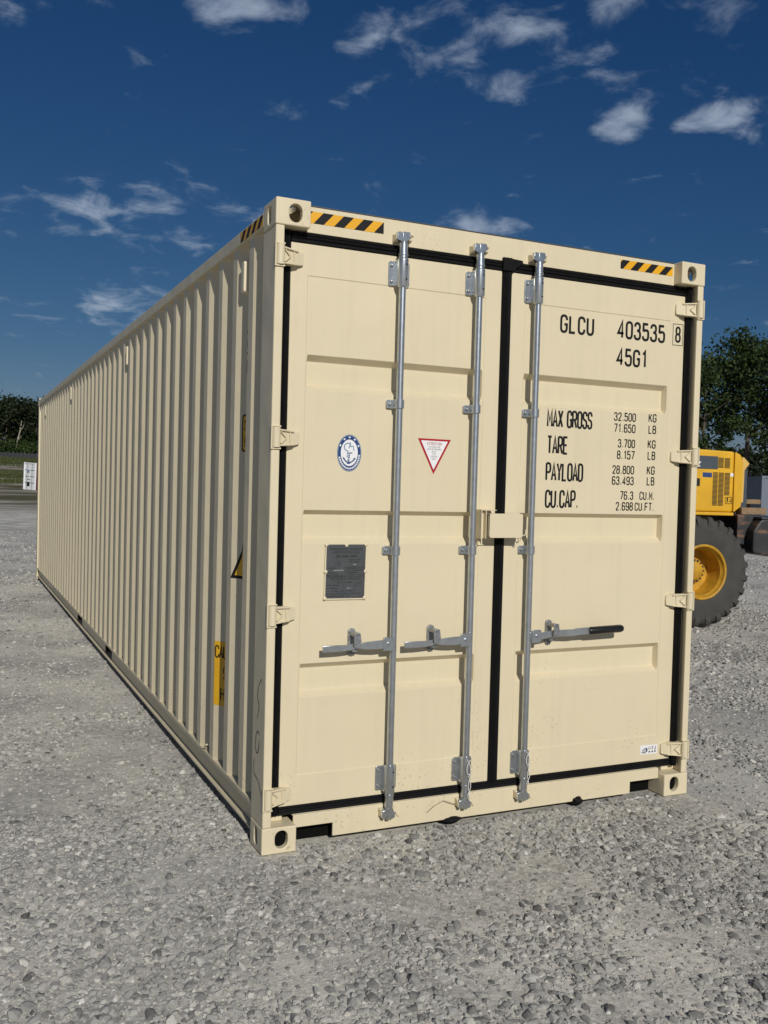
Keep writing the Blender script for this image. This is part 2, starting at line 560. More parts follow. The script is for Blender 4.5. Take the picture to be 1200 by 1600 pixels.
# ---- a plain stroke alphabet, 3 wide and 6 high: (corner radius, closed, points)
GL = {
 'A': [(0, 0, [(0, 0), (1.5, 6), (3, 0)]), (0, 0, [(.5, 1.9), (2.5, 1.9)])],
 'B': [(0, 0, [(0, 0), (0, 6)]), (1.3, 0, [(0, 6), (2.9, 6), (2.9, 3.2), (0, 3.2)]), (1.3, 0, [(0, 3.2), (3, 3.2), (3, 0), (0, 0)])],
 'C': [(1.5, 0, [(3, 4.3), (3, 6), (0, 6), (0, 0), (3, 0), (3, 1.7)])],
 'D': [(1.5, 0, [(0, 6), (3, 6), (3, 0), (0, 0)]), (0, 0, [(0, 0), (0, 6)])],
 'E': [(0, 0, [(2.8, 6), (0, 6), (0, 0), (2.8, 0)]), (0, 0, [(0, 3.1), (2.4, 3.1)])],
 'F': [(0, 0, [(2.8, 6), (0, 6), (0, 0)]), (0, 0, [(0, 3.1), (2.4, 3.1)])],
 'G': [(1.5, 0, [(3, 4.4), (3, 6), (0, 6), (0, 0), (3, 0), (3, 1.8)]), (0, 0, [(3, 1.5), (3, 2.8), (1.7, 2.8)])],
 'H': [(0, 0, [(0, 0), (0, 6)]), (0, 0, [(3, 0), (3, 6)]), (0, 0, [(0, 3.1), (3, 3.1)])],
 'I': [(0, 0, [(1.5, 0), (1.5, 6)])],
 'J': [(1.4, 0, [(2.6, 6), (2.6, 0), (.2, 0), (.2, 1.5)])],
 'K': [(0, 0, [(0, 0), (0, 6)]), (0, 0, [(2.9, 6), (.3, 2.7)]), (0, 0, [(1.1, 3.6), (3, 0)])],
 'L': [(0, 0, [(0, 6), (0, 0), (2.7, 0)])],
 'M': [(0, 0, [(0, 0), (0, 6), (1.6, 2), (3.2, 6), (3.2, 0)])],
 'N': [(0, 0, [(0, 0), (0, 6), (3, 0), (3, 6)])],
 'O': [(1.5, 1, [(0, 0), (3, 0), (3, 6), (0, 6)])],
 'P': [(0, 0, [(0, 0), (0, 6)]), (1.4, 0, [(0, 6), (3, 6), (3, 2.8), (0, 2.8)])],
 'Q': [(1.5, 1, [(0, 0), (3, 0), (3, 6), (0, 6)]), (0, 0, [(1.8, 1.5), (3.1, -.2)])],
 'R': [(0, 0, [(0, 0), (0, 6)]), (1.4, 0, [(0, 6), (3, 6), (3, 2.9), (0, 2.9)]), (0, 0, [(1.6, 2.9), (3, 0)])],
 'S': [(1.4, 0, [(2.9, 4.6), (2.9, 6), (.1, 6), (.1, 3.2), (2.9, 2.9), (2.9, 0), (.1, 0), (.1, 1.4)])],
 'T': [(0, 0, [(0, 6), (3, 6)]), (0, 0, [(1.5, 6), (1.5, 0)])],
 'U': [(1.5, 0, [(0, 6), (0, 0), (3, 0), (3, 6)])],
 'V': [(0, 0, [(0, 6), (1.5, 0), (3, 6)])],
 'W': [(0, 0, [(0, 6), (.8, 0), (1.6, 4.5), (2.4, 0), (3.2, 6)])],
 'X': [(0, 0, [(0, 0), (3, 6)]), (0, 0, [(0, 6), (3, 0)])],
 'Y': [(0, 0, [(0, 6), (1.5, 2.8), (3, 6)]), (0, 0, [(1.5, 2.8), (1.5, 0)])],
 'Z': [(0, 0, [(0, 6), (3, 6), (0, 0), (3, 0)])],
 '0': [(1.5, 1, [(0, 0), (3, 0), (3, 6), (0, 6)])],
 '1': [(0, 0, [(.6, 4.8), (1.7, 6), (1.7, 0)])],
 '2': [(1.4, 0, [(.1, 4.4), (.1, 6), (2.9, 6), (2.9, 3.6), (0, 0)]), (0, 0, [(0, 0), (3, 0)])],
 '3': [(1.4, 0, [(.1, 4.6), (.1, 6), (2.8, 6), (2.8, 3.2), (1.2, 3.2)]), (1.4, 0, [(1.2, 3.2), (3, 3.2), (3, 0), (0, 0), (0, 1.5)])],
 '4': [(0, 0, [(2.2, 0), (2.2, 6), (0, 1.6), (3, 1.6)])],
 '5': [(0, 0, [(2.8, 6), (.3, 6), (.2, 3.2)]), (1.4, 0, [(.2, 3.2), (.8, 3.7), (3, 3.7), (3, 0), (0, 0), (0, 1.4)])],
 '6': [(1.4, 0, [(2.8, 4.8), (2.8, 6), (0, 6), (0, 1.8)]), (1.4, 1, [(0, 0), (3, 0), (3, 3.4), (0, 3.4)])],
 '7': [(0, 0, [(0, 6), (3, 6), (1.1, 0)])],
 '8': [(1.3, 1, [(.15, 3.15), (2.85, 3.15), (2.85, 6), (.15, 6)]), (1.4, 1, [(0, 0), (3, 0), (3, 3.15), (0, 3.15)])],
 '9': [(1.4, 0, [(.2, 1.2), (.2, 0), (3, 0), (3, 4.2)]), (1.4, 1, [(0, 2.6), (3, 2.6), (3, 6), (0, 6)])],
 '.': [(0, 0, [(.2, .35), (.9, .35)])], "'": [(0, 0, [(.5, 6), (.5, 4.6)])], '"': [(0, 0, [(.3, 6), (.3, 4.6)]), (0, 0, [(1.1, 6), (1.1, 4.6)])],
 '-': [(0, 0, [(.5, 3), (2.5, 3)])], ',': [(0, 0, [(.6, .5), (.3, -.8)])],
}
NARROW = {'.': 1.1, "'": 1.0, '"': 1.4, ',': 1.0, ' ': 1.8, 'I': 3.0, 'M': 3.2, 'W': 3.2, '1': 2.4}
def text(mb, s, x0, z0, x1, z1, place, weight=.8, gap=1.5, mi=0):
    """strokes of a line of text filling the box x0..x1, z0..z1"""
    adv = [NARROW.get(c, 3.0) for c in s]
    total = sum(adv) + gap * (len(s) - 1)
    sx, sz = (x1 - x0) / (total + weight), (z1 - z0) / (6 + weight)
    w = weight * (abs(sx) + sz) / 2
    x = weight / 2
    lift = 0
    for c, a in zip(s, adv):
        for r_, cl, pts in GL.get(c, []):
            P = fillet(pts, r_, cl)
            ribbon(mb, [(x0 + (x + px) * sx, z0 + (pz + weight / 2) * sz) for px, pz in P], w, place, cl, lift, mi)
            lift = (lift + .00012) if lift < .0006 else 0
        x += a + gap
    return mb

def stadium(cx, cz, w, h, n=8):
    """rounded slot outline, counter-clockwise"""
    out = []
    if h >= w:
        r_ = w / 2
        for k in range(n + 1):
            a = math.pi * k / n
            out.append((cx + r_ * math.cos(a), cz + h / 2 - r_ + r_ * math.sin(a)))
        for k in range(n + 1):
            a = math.pi + math.pi * k / n
            out.append((cx + r_ * math.cos(a), cz - h / 2 + r_ + r_ * math.sin(a)))
    else:
        out = [(cx - (z - cz), cz + (x - cx)) for x, z in stadium(cx, cz, h, w, n)]
    return out

# ------------------------------------------------------------------ ground
def smooth01(t):
    t = max(0.0, min(1.0, t))
    return t * t * (3 - 2 * t)
def rise(x, y):
    ks = ((62, 0), (88, .42), (112, 1.6), (156, 4.2), (190, 5.6), (400, 7), (3000, 7))
    h = 0
    for (a, ha), (b, hb) in zip(ks, ks[1:]):
        if a <= y <= b:
            h = ha + (hb - ha) * (y - a) / (b - a)
    if y > 3000: h = 7
    return h * (1 - smooth01((x - 40) / 50))
def gz(x, y):
    d = math.hypot(x, y)
    n1 = noise.noise(Vector((x * .45, y * .45, 1.7)))
    n2 = noise.noise(Vector((x * 1.7, y * 1.7, 4.1)))
    calm = 1.0
    if -.3 < x < 2.74 and -.3 < y < 12.5:
        calm = .25
    return rise(x, y) + (n1 * .018 + n2 * .008) * calm - .004 - (.0 if d < 30 else 0)

def on_ground(px, py):
    d = ray(px, py)
    return CAM + d * (-CAM.z / d.z)
TRODDEN = []
for px_, py_, rx_, ry_ in ((60, 1235, .55, .5), (200, 1165, .45, .9), (60, 1080, .9, 1.3), (110, 960, 1.0, 2.2), (480, 1520, .22, .16), (690, 1420, .30, .22), (850, 1370, .34, .30), (1130, 1480, .42, .22), (760, 1540, .22, .14),
                           (980, 1570, .2, .1), (300, 1360, .25, .2), (1170, 1130, .6, .5), (560, 1400, .2, .15)):
    p_ = on_ground(px_, py_)
    TRODDEN.append((p_.x, p_.y, rx_, ry_))
def patch_mask(x, y):
    """1 where loose stones lie thick, 0 where the trodden fines show"""
    v = noise.fractal(Vector((x * .55 + 3, y * .55 - 1, .3)), .9, 2.1, 4)
    m = smooth01((v + .40) / .30)
    w = noise.noise(Vector((x * 2.3, y * 2.3, 6.6))) * .35 + noise.noise(Vector((x * 6, y * 6, 2.6))) * .2
    for cx, cy, rx, ry in TRODDEN:
        d = math.hypot((x - cx) / rx, (y - cy) / ry) + w
        m = min(m, smooth01((d - .55) / .6) * .92 + .08)
    return m

def build_ground():
    def axis(lo, hi, fine0, fine1, st):
        a = [fine0 + i * st for i in range(int((fine1 - fine0) / st) + 1)]
        s_ = st
        while a[-1] < hi:
            s_ = min(s_ * 1.16, 5) if a[-1] < 230 else s_ * 1.3
            a.append(a[-1] + s_)
        s_ = st
        while a[0] > lo:
            s_ *= 1.16
            a.insert(0, a[0] - s_)
        return a
    xs = axis(-2500, 2500, -6, 9, .14)
    ys = axis(-2500, 3500, -5, 8, .14)
    vs_ = [(x, y, gz(x, y)) for y in ys for x in xs]
    nx = len(xs)
    fs = [(j * nx + i, j * nx + i + 1, (j + 1) * nx + i + 1, (j + 1) * nx + i) for j in range(len(ys) - 1) for i in range(nx - 1)]
    me = bpy.data.meshes.new('ground')
    me.from_pydata(vs_, [], fs)
    me.shade_smooth()
    m = bpy.data.materials.new('gravel_yard')
    m.use_nodes = True
    nd, lk = m.node_tree.nodes, m.node_tree.links
    p = nd['Principled BSDF']
    p.inputs['Roughness'].default_value = .92
    p.inputs['Specular IOR Level'].default_value = .2
    tc = N(nd, 'ShaderNodeTexCoord')
    P = tc.outputs['Object']
    def noise_(scale, detail=6, rough=.55, vec=P):
        n = N(nd, 'ShaderNodeTexNoise')
        n.inputs['Scale'].default_value = scale
        n.inputs['Detail'].default_value = detail
        n.inputs['Roughness'].default_value = rough
        lk.new(vec, n.inputs['Vector'])
        return n.outputs[0]
    def rng(v, a, b, c=0., d=1.):
        r_ = N(nd, 'ShaderNodeMapRange')
        for k, x in zip(('From Min', 'From Max', 'To Min', 'To Max'), (a, b, c, d)):
            r_.inputs[k].default_value = x
        lk.new(v, r_.inputs['Value'])
        return r_.outputs[0]
    def mixc(f, a, b):
        mx = N(nd, 'ShaderNodeMix', data_type='RGBA')
        if isinstance(f, float): mx.inputs[0].default_value = f
        else: lk.new(f, mx.inputs[0])
        for k, v in ((6, a), (7, b)):
            if isinstance(v, tuple): mx.inputs[k].default_value = (*v, 1)
            else: lk.new(v, mx.inputs[k])
        return mx.outputs[2]
    # stone cells: two sizes of chippings with their own greys
    vo = N(nd, 'ShaderNodeTexVoronoi')
    vo.inputs['Scale'].default_value = 46
    lk.new(P, vo.inputs['Vector'])
    vs2 = N(nd, 'ShaderNodeTexVoronoi')
    vs2.inputs['Scale'].default_value = 120
    lk.new(P, vs2.inputs['Vector'])
    bw = N(nd, 'ShaderNodeSeparateColor')
    lk.new(vo.outputs['Color'], bw.inputs[0])
    bw2 = N(nd, 'ShaderNodeSeparateColor')
    lk.new(vs2.outputs['Color'], bw2.inputs[0])
    stone = mixc(bw.outputs[0], (.30, .29, .265), (.54, .515, .465))
    fines = mixc(bw2.outputs[0], (.55, .522, .452), (.68, .648, .565))
    pm = rng(noise_(.8, 6, .6), .42, .58)
    base = mixc(pm, fines, stone)
    big0 = rng(noise_(.22, 4), .35, .65, .9, 1.1)
    grain = rng(noise_(38, 8, .75), .3, .7, .72, 1.28)
    grain2 = rng(noise_(9, 8, .8), .3, .7, .8, 1.2)
    gm0 = N(nd, 'ShaderNodeMath', operation='MULTIPLY')
    lk.new(big0, gm0.inputs[0]); lk.new(grain, gm0.inputs[1])
    gm1 = N(nd, 'ShaderNodeMath', operation='MULTIPLY')
    lk.new(gm0.outputs[0], gm1.inputs[0]); lk.new(grain2, gm1.inputs[1])
    big = gm1.outputs[0]
    sc = N(nd, 'ShaderNodeVectorMath', operation='SCALE')
    lk.new(base, sc.inputs[0])
    lk.new(big, sc.inputs['Scale'])
    # dirt and rough grass on the far rise
    sx = N(nd, 'ShaderNodeSeparateXYZ')
    lk.new(P, sx.inputs[0])
    mp = N(nd, 'ShaderNodeMapping')
    mp.inputs['Scale'].default_value = (.045, .14, .1)
    lk.new(P, mp.inputs[0])
    gn = noise_(1.0, 7, .6, mp.outputs[0])
    far = rng(sx.outputs[1], 38, 60)
    bank = rng(sx.outputs[1], 136, 142)
    g1 = rng(gn, .43, .53)
    gm = N(nd, 'ShaderNodeMath', operation='MULTIPLY')
    lk.new(g1, gm.inputs[0])
    lk.new(far, gm.inputs[1])
    gx = N(nd, 'ShaderNodeMath', operation='MAXIMUM')
    lk.new(gm.outputs[0], gx.inputs[0])
    lk.new(bank, gx.inputs[1])
    dirt = mixc(rng(noise_(.6, 6), .4, .6), (.36, .33, .27), (.46, .43, .37))
    ya = mixc(far, sc.outputs[0], dirt)
    grass = mixc(rng(noise_(.35, 6), .4, .62), (.075, .075, .028), (.14, .115, .06))
    grass2 = mixc(bank, grass, (.062, .085, .024))
    lk.new(mixc(gx.outputs[0], ya, grass2), p.inputs['Base Color'])
    # relief
    b1 = N(nd, 'ShaderNodeBump')
    b1.inputs['Strength'].default_value = .5
    b1.inputs['Distance'].default_value = .006
    lk.new(noise_(75, 5, .65), b1.inputs['Height'])
    lk.new(b1.outputs[0], p.inputs['Normal'])
    me.materials.append(m)
    o = link('ground', me)
    tag(o, 'grey crushed stone yard with a grassy rise far off', kind='structure')
build_ground()

# ------------------------------------------------------------------ loose stones (instances on points)
def build_gravel():
    rnd = random.Random(11)
    g = rnd.gauss
    pts, rot, scl, kind, tint = [], [], [], [], []
    apex = Vector((CAM.x, CAM.y)) - Vector((cf.x, cf.y)) * .6
    fwd = math.atan2(cf.y, cf.x)
    def inside(x, y):
        if .03 < x < 2.41 and .06 < y < 12.1: return True
        return any(abs(x - cx) < .1 and abs(y - cy) < .12 for cx, cy in ((.08, .08), (2.36, .08)))
    def scatter(r0, r1, dens, smin, smed, smax, sig, keep):
        half = R(40)
        area = half * (r1 * r1 - r0 * r0)
        for _ in range(int(area * dens)):
            r_ = math.sqrt(rnd.uniform(r0 * r0, r1 * r1))
            a = fwd + rnd.uniform(-half, half)
            x, y = apex.x + r_ * math.cos(a), apex.y + r_ * math.sin(a)
            if inside(x, y): continue
            pm = patch_mask(x, y)
            if rnd.random() > keep + (1 - keep) * pm: continue
            s_ = min(smax, max(smin, smed * math.exp(g(0, sig))))
            if pm < .3: s_ *= .8
            f = rnd.uniform(.45, .8)
            pts.append((x, y, gz(x, y) + s_ * f * rnd.uniform(-.35, .30)))
            rot.append((g(0, .35), g(0, .35), rnd.uniform(0, 6.283)))
            scl.append((s_ * rnd.uniform(.85, 1.25), s_ * rnd.uniform(.7, 1), s_ * f))
            kind.append(rnd.randrange(7))
            tint.append(min(1, max(0, g(.42, .17) + .09 * noise.noise(Vector((x * .35, y * .35, 9))) + (.10 if s_ < .008 else 0) + (.3 if rnd.random() < .02 else 0) - (.2 if rnd.random() < .07 else 0))))
    scatter(1.2, 5.4, 2900, .005, .0091, .023, .42, .16)
    scatter(1.2, 5.4, 2600, .0026, .0045, .0065, .3, .65)
    scatter(5.4, 9.0, 1700, .006, .0100, .024, .36, .22)
    scatter(9.0, 17.0, 520, .010, .0145, .03, .32, .3)
    scatter(17.0, 30.0, 70, .016, .022, .045, .3, .3)
    n = len(pts)
    me = bpy.data.meshes.new('gravel')
    me.from_pydata(pts, [], [])
    for nm, ty, data, key in (('rot', 'FLOAT_VECTOR', rot, 'vector'), ('scl', 'FLOAT_VECTOR', scl, 'vector'), ('kind', 'INT', kind, 'value'), ('tint', 'FLOAT', tint, 'value')):
        at = me.attributes.new(nm, ty, 'POINT')
        at.data.foreach_set(key, [c for v in data for c in v] if key == 'vector' else data)
    m = bpy.data.materials.new('limestone')
    m.use_nodes = True
    nd, lk = m.node_tree.nodes, m.node_tree.links
    p = nd['Principled BSDF']
    p.inputs['Roughness'].default_value = .85
    p.inputs['Specular IOR Level'].default_value = .25
    a = N(nd, 'ShaderNodeAttribute')
    a.attribute_type = 'INSTANCER'
    a.attribute_name = 'tint'
    rp = N(nd, 'ShaderNodeValToRGB')
    els = rp.color_ramp.elements
    els[0].position, els[0].color = 0, (.125, .122, .115, 1)
    els[1].position, els[1].color = 1, (.66, .64, .59, 1)
    e = els.new(.35); e.color = (.315, .306, .284, 1)
    e = els.new(.6); e.color = (.445, .43, .392, 1)
    e = els.new(.8); e.color = (.55, .525, .465, 1)
    lk.new(a.outputs['Fac'], rp.inputs[0])
    tc = N(nd, 'ShaderNodeTexCoord')
    nz = N(nd, 'ShaderNodeTexNoise')
    nz.inputs['Scale'].default_value = 2.2
    nz.inputs['Detail'].default_value = 6
    lk.new(tc.outputs['Object'], nz.inputs['Vector'])
    mr = N(nd, 'ShaderNodeMapRange')
    mr.inputs['From Min'].default_value = .3
    mr.inputs['From Max'].default_value = .7
    mr.inputs['To Min'].default_value = .85
    mr.inputs['To Max'].default_value = 1.15
    lk.new(nz.outputs[0], mr.inputs['Value'])
    sc = N(nd, 'ShaderNodeVectorMath', operation='SCALE')
    lk.new(rp.outputs[0], sc.inputs[0])
    lk.new(mr.outputs[0], sc.inputs['Scale'])
    lk.new(sc.outputs[0], p.inputs['Base Color'])
    me.materials.append(m)
    o = link('gravel', me)
    tag(o, 'loose grey crushed limestone chippings strewn over the yard', 'gravel', kind='stuff')
    t = bpy.data.node_groups.new('strewn_stones', 'GeometryNodeTree')
    t.interface.new_socket('Geometry', in_out='INPUT', socket_type='NodeSocketGeometry')
    t.interface.new_socket('Geometry', in_out='OUTPUT', socket_type='NodeSocketGeometry')
    nd, lk = t.nodes, t.links
    gi, go = nd.new('NodeGroupInput'), nd.new('NodeGroupOutput')
    iop = nd.new('GeometryNodeInstanceOnPoints')
    join = nd.new('GeometryNodeGeometryToInstance')
    for k in range(7):
        ico = nd.new('GeometryNodeMeshIcoSphere')
        ico.inputs['Radius'].default_value = 1
        ico.inputs['Subdivisions'].default_value = 2 if k % 2 else 1
        rv = nd.new('FunctionNodeRandomValue')
        rv.data_type = 'FLOAT_VECTOR'
        amp = .34 if k % 2 else .42
        rv.inputs[0].default_value = (-amp,) * 3
        rv.inputs[1].default_value = (amp,) * 3
        rv.inputs['Seed'].default_value = 31 + k
        sp = nd.new('GeometryNodeSetPosition')
        lk.new(ico.outputs[0], sp.inputs[0])
        lk.new(rv.outputs[0], sp.inputs['Offset'])
        hull = nd.new('GeometryNodeConvexHull')
        lk.new(sp.outputs[0], hull.inputs[0])
        sm = nd.new('GeometryNodeSetMaterial')
        sm.inputs['Material'].default_value = m
        lk.new(hull.outputs[0], sm.inputs[0])
        lk.new(sm.outputs[0], join.inputs[0])
    lk.new(gi.outputs[0], iop.inputs['Points'])
    lk.new(join.outputs[0], iop.inputs['Instance'])
    iop.inputs['Pick Instance'].default_value = True
    def named(nm, ty):
        x = nd.new('GeometryNodeInputNamedAttribute')
        x.data_type = ty
        x.inputs[0].default_value = nm
        return x.outputs[0]
    lk.new(named('kind', 'INT'), iop.inputs['Instance Index'])
    er = nd.new('FunctionNodeEulerToRotation')
    lk.new(named('rot', 'FLOAT_VECTOR'), er.inputs[0])
    lk.new(er.outputs[0], iop.inputs['Rotation'])
    lk.new(named('scl', 'FLOAT_VECTOR'), iop.inputs['Scale'])
    lk.new(iop.outputs[0], go.inputs[0])
    o.modifiers.new('stones', 'NODES').node_group = t
    print('stones', n)
build_gravel()

# ------------------------------------------------------------------ the shipping container
# origin: foot of the corner nearest the camera; x across the doors, y along the length, z up
CW, CL, CH = 2.438, 12.192, 2.896
DY = .062                                          # plane of the door faces
XO, XI = .010, .046                                # crests and troughs of the corrugated side
PER, FLAT, SLOPE = .278, .072, .068
def crest(k):                                      # near edge of crest k
    return .350 + PER * k
BREAKS = []
k_ = 0
while crest(k_) + FLAT < CL - .2:
    a_ = crest(k_)
    BREAKS += [(a_ - SLOPE, XI), (a_, XO), (a_ + FLAT, XO), (a_ + FLAT + SLOPE, XI)]
    k_ += 1
BREAKS = [(.13, XI)] + BREAKS + [(CL - .13, XI)]
def prof(y):
    for (a, xa), (b, xb) in zip(BREAKS, BREAKS[1:]):
        if a <= y <= b:
            return xa + (xb - xa) * (y - a) / (b - a) if b > a else xa
    return XI

box_root = tag(empty('shipping_container'), 'long cream corrugated shipping container with double doors standing on gravel', 'container')

def mx(x, side):
    return CW - x if side else x
def casting(corner):
    """hollow corner block with a slot in each outer face; built for the near left bottom corner, then mirrored"""
    cx, cy, cz = corner
    w, l, h = .162, .178, .118
    b = bmesh.new()
    def face_with_hole(outer, hole, place, depth):
        ov = [b.verts.new(place(u, v, 0)) for u, v in outer]
        hv = [b.verts.new(place(u, v, 0)) for u, v in hole]
        iv = [b.verts.new(place(u, v, depth)) for u, v in hole]
        es = [b.edges.new((L[i], L[(i + 1) % len(L)])) for L in (ov, hv) for i in range(len(L))]
        bmesh.ops.triangle_fill(b, use_beauty=True, use_dissolve=False, edges=es)
        n = len(hv)
        for i in range(n):
            b.faces.new((hv[i], hv[(i + 1) % n], iv[(i + 1) % n], iv[i]))
    rect = lambda a, c: [(0, 0), (a, 0), (a, c), (0, c)]
    face_with_hole(rect(w, h), stadium(.092, .062, .060, .080), lambda u, v, d: (u, d, v), .03)
    face_with_hole(rect(l, h), stadium(.095, .062, .048, .080), lambda u, v, d: (d, u, v), .03)
    zt = lambda u, v, d: (u, v, d)
    face_with_hole([(0, 0), (w, 0), (w, l), (0, l)], stadium(.085, .095, .063, .12), zt, .028)
    q = lambda *p: b.faces.new([b.verts.new(x) for x in p])
    q((w, 0, 0), (w, l, 0), (w, l, h), (w, 0, h))
    q((0, l, 0), (w, l, 0), (w, l, h), (0, l, h))
    q((0, 0, h), (w, 0, h), (w, l, h), (0, l, h))
    for v in b.verts:                              # top fittings have their third slot upward
        z_ = v.co.z if cz == 0 else h - v.co.z
        v.co = ((CW - v.co.x) if cx else v.co.x, (CL - v.co.y) if cy else v.co.y, z_ + (CH - h if cz else 0))
    bmesh.ops.remove_doubles(b, verts=b.verts, dist=1e-5)
    bmesh.ops.recalc_face_normals(b, faces=b.faces)
    me = bpy.data.meshes.new('corner_casting')
    b.to_mesh(me)
    b.free()
    me.materials.append(MATS['casting_paint'])
    o = link('corner_casting', me, box_root)
    bv = o.modifiers.new('bevel', 'BEVEL')
    bv.width = .006; bv.segments = 3; bv.limit_method = 'ANGLE'; bv.angle_limit = R(60)
    if not cz:                                     # near-black block added inside the bottom fittings, so their slots look dark
        part('casting_dark_fill', 'underside', o, lambda mb: mb.box((mx(.034, cx), (CL - .034) if cy else .034, .02), (mx(.14, cx), (CL - .15) if cy else .15, .112)))
for c in [(i, j, k) for i in (0, 1) for j in (0, 1) for k in (0, 1)]:
    casting(c)

ZB, ZT = .118, CH - .118
for side in (0, 1):
    # door end post: outer strip, side face, and the channel behind the hinges
    def post(mb):
        P = [(.003, .004), (.044, .004), (.031, .078), (.12, .078), (.12, .16), (.05, .185), (.003, .185)]
        mb.prism(P, lambda x, y: (mx(x, side), y, ZB), lambda x, y: (mx(x, side), y, ZT))
    part('corner_post', 'cream_paint', box_root, post, bevel=.006)
    def post2(mb):
        mb.prism([(.003, .01), (.003, .16), (.1, .16), (.1, .1), (.05, .01)], lambda x, y: (mx(x, side), CL - y, ZB), lambda x, y: (mx(x, side), CL - y, ZT))
    part('corner_post', 'cream_paint', box_root, post2, bevel=.004)
    def toprail(mb):
        mb.box((mx(.0, side), .178, 2.806), (mx(.06, side), CL - .178, 2.868))
    part('top_side_rail', 'cream_paint', box_root, toprail, bevel=.004)
    def botrail(mb):
        # web with two openings for fork pockets, foot flange turned outwards
        ys = [.178, 4.50, 4.90, 6.56, 6.98, CL - .178]
        for a, b_ in ((ys[0], ys[1]), (ys[2], ys[3]), (ys[4], ys[5])):
            mb.box((mx(.037, side), a, .058), (mx(.045, side), b_, .165))
        mb.box((mx(.010, side), .178, .048), (mx(.12, side), CL - .178, .058))
        mb.box((mx(.007, side), .178, .165), (mx(.09, side), CL - .178, .184))
    rail = part('bottom_side_rail', 'cream_paint', box_root, botrail, bevel=.0015)
    def wall(mb):
        n = len(BREAKS)
        A = [(mx(x, side), y, .184) for y, x in BREAKS]
        B = [(mx(x, side), y, 2.806) for y, x in BREAKS]
        A2 = [(mx(x + .003, side), y, .184) for y, x in BREAKS]
        B2 = [(mx(x + .003, side), y, 2.806) for y, x in BREAKS]
        mb.add(A + B + A2 + B2, [(i, i + 1, n + i + 1, n + i) for i in range(n - 1)] + [(2 * n + i, 3 * n + i, 3 * n + i + 1, 2 * n + i + 1) for i in range(n - 1)])
    w_ = part('side_wall', 'cream_paint', box_root, wall, bevel=0)
    if side == 0:
        left_wall, left_rail = w_, rail

def endwall(mb):
    xs = [.1 + (CW - .2) * i / 36 for i in range(37)]
    pr = [(x, CL - (.02 if (i // 2) % 2 else .06)) for i, x in enumerate(xs)]
    n = len(pr)
    mb.add([(x, y, .1) for x, y in pr] + [(x, y, 2.8) for x, y in pr] + [(x, y - .003, .1) for x, y in pr] + [(x, y - .003, 2.8) for x, y in pr],
           [(i, i + 1, n + i + 1, n + i) for i in range(n - 1)] + [(2 * n + i, 3 * n + i, 3 * n + i + 1, 2 * n + i + 1) for i in range(n - 1)])
part('end_wall', 'cream_paint', box_root, endwall)
for za, zb in ((2.78, 2.87), (.03, .16)):
    part('end_rail', 'cream_paint', box_root, lambda mb: mb.box((.162, CL - .1, za), (CW - .162, CL - .01, zb)), bevel=.004)
def roof(mb):
    y0, y1 = .20, CL - .19
    n = int((y1 - y0) / .105)
    ys = [y0 + (y1 - y0) * i / n for i in range(n + 1)]
    zs = [2.872 + (.014 if (i // 2) % 2 else 0) for i in range(n + 1)]
    a = [(.052, y, z) for y, z in zip(ys, zs)]; b = [(CW - .052, y, z) for y, z in zip(ys, zs)]
    m_ = n + 1
    mb.add(a + b + [(x, y, z - .003) for x, y, z in a] + [(x, y, z - .003) for x, y, z in b],
           [(i, i + 1, m_ + i + 1, m_ + i) for i in range(n)] + [(2 * m_ + i, 3 * m_ + i, 3 * m_ + i + 1, 2 * m_ + i + 1) for i in range(n)])
part('roof', 'cream_paint', box_root, roof)
part('floor', 'plywood', box_root, lambda mb: mb.box((.06, .2, .15), (CW - .06, CL - .1, .178)))
mb = MB(); mb.box((.125, 0, .06), (CW - .125, .045, .148)); xm = mb.mesh('cross_member', ['underside'])
for i in range(38):
    link('cross_member', xm, box_root).location = (0, .35 + i * .308, 0)

def header(mb):
    P = [(.060, 2.775), (.060, 2.888), (.068, 2.893), (.25, 2.893), (.25, 2.885), (.085, 2.775)]
    mb.prism(P, lambda y, z: (.163, y, z), lambda y, z: (CW - .163, y, z))
head = part('door_header', 'cream_paint', box_root, header, bevel=.002)
part('roof_edge', 'plate_grey', head, lambda mb: mb.box((.165, .063, 2.8935), (CW - .165, .20, 2.8975)))
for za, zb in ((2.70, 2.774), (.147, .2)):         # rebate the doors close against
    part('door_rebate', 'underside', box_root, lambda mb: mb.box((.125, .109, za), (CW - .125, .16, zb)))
def sill(mb):
    z0, z1 = .026, .146
    P = [(.163, .088), (.357, .088), (.357, z0), (2.082, z0), (2.082, .088), (CW - .163, .088), (CW - .163, z1), (.163, z1)]
    mb.prism(P, lambda x, z: (x, .050, z), lambda x, z: (x, .062, z))
    mb.box((.163, .064, .138), (CW - .163, .2, .146))
sill_o = part('door_sill', 'cream_paint', box_root, sill, bevel=.0025)
part('sill_web', 'underside', box_root, lambda mb: mb.box((.165, .125, .004), (CW - .165, .14, .136)))

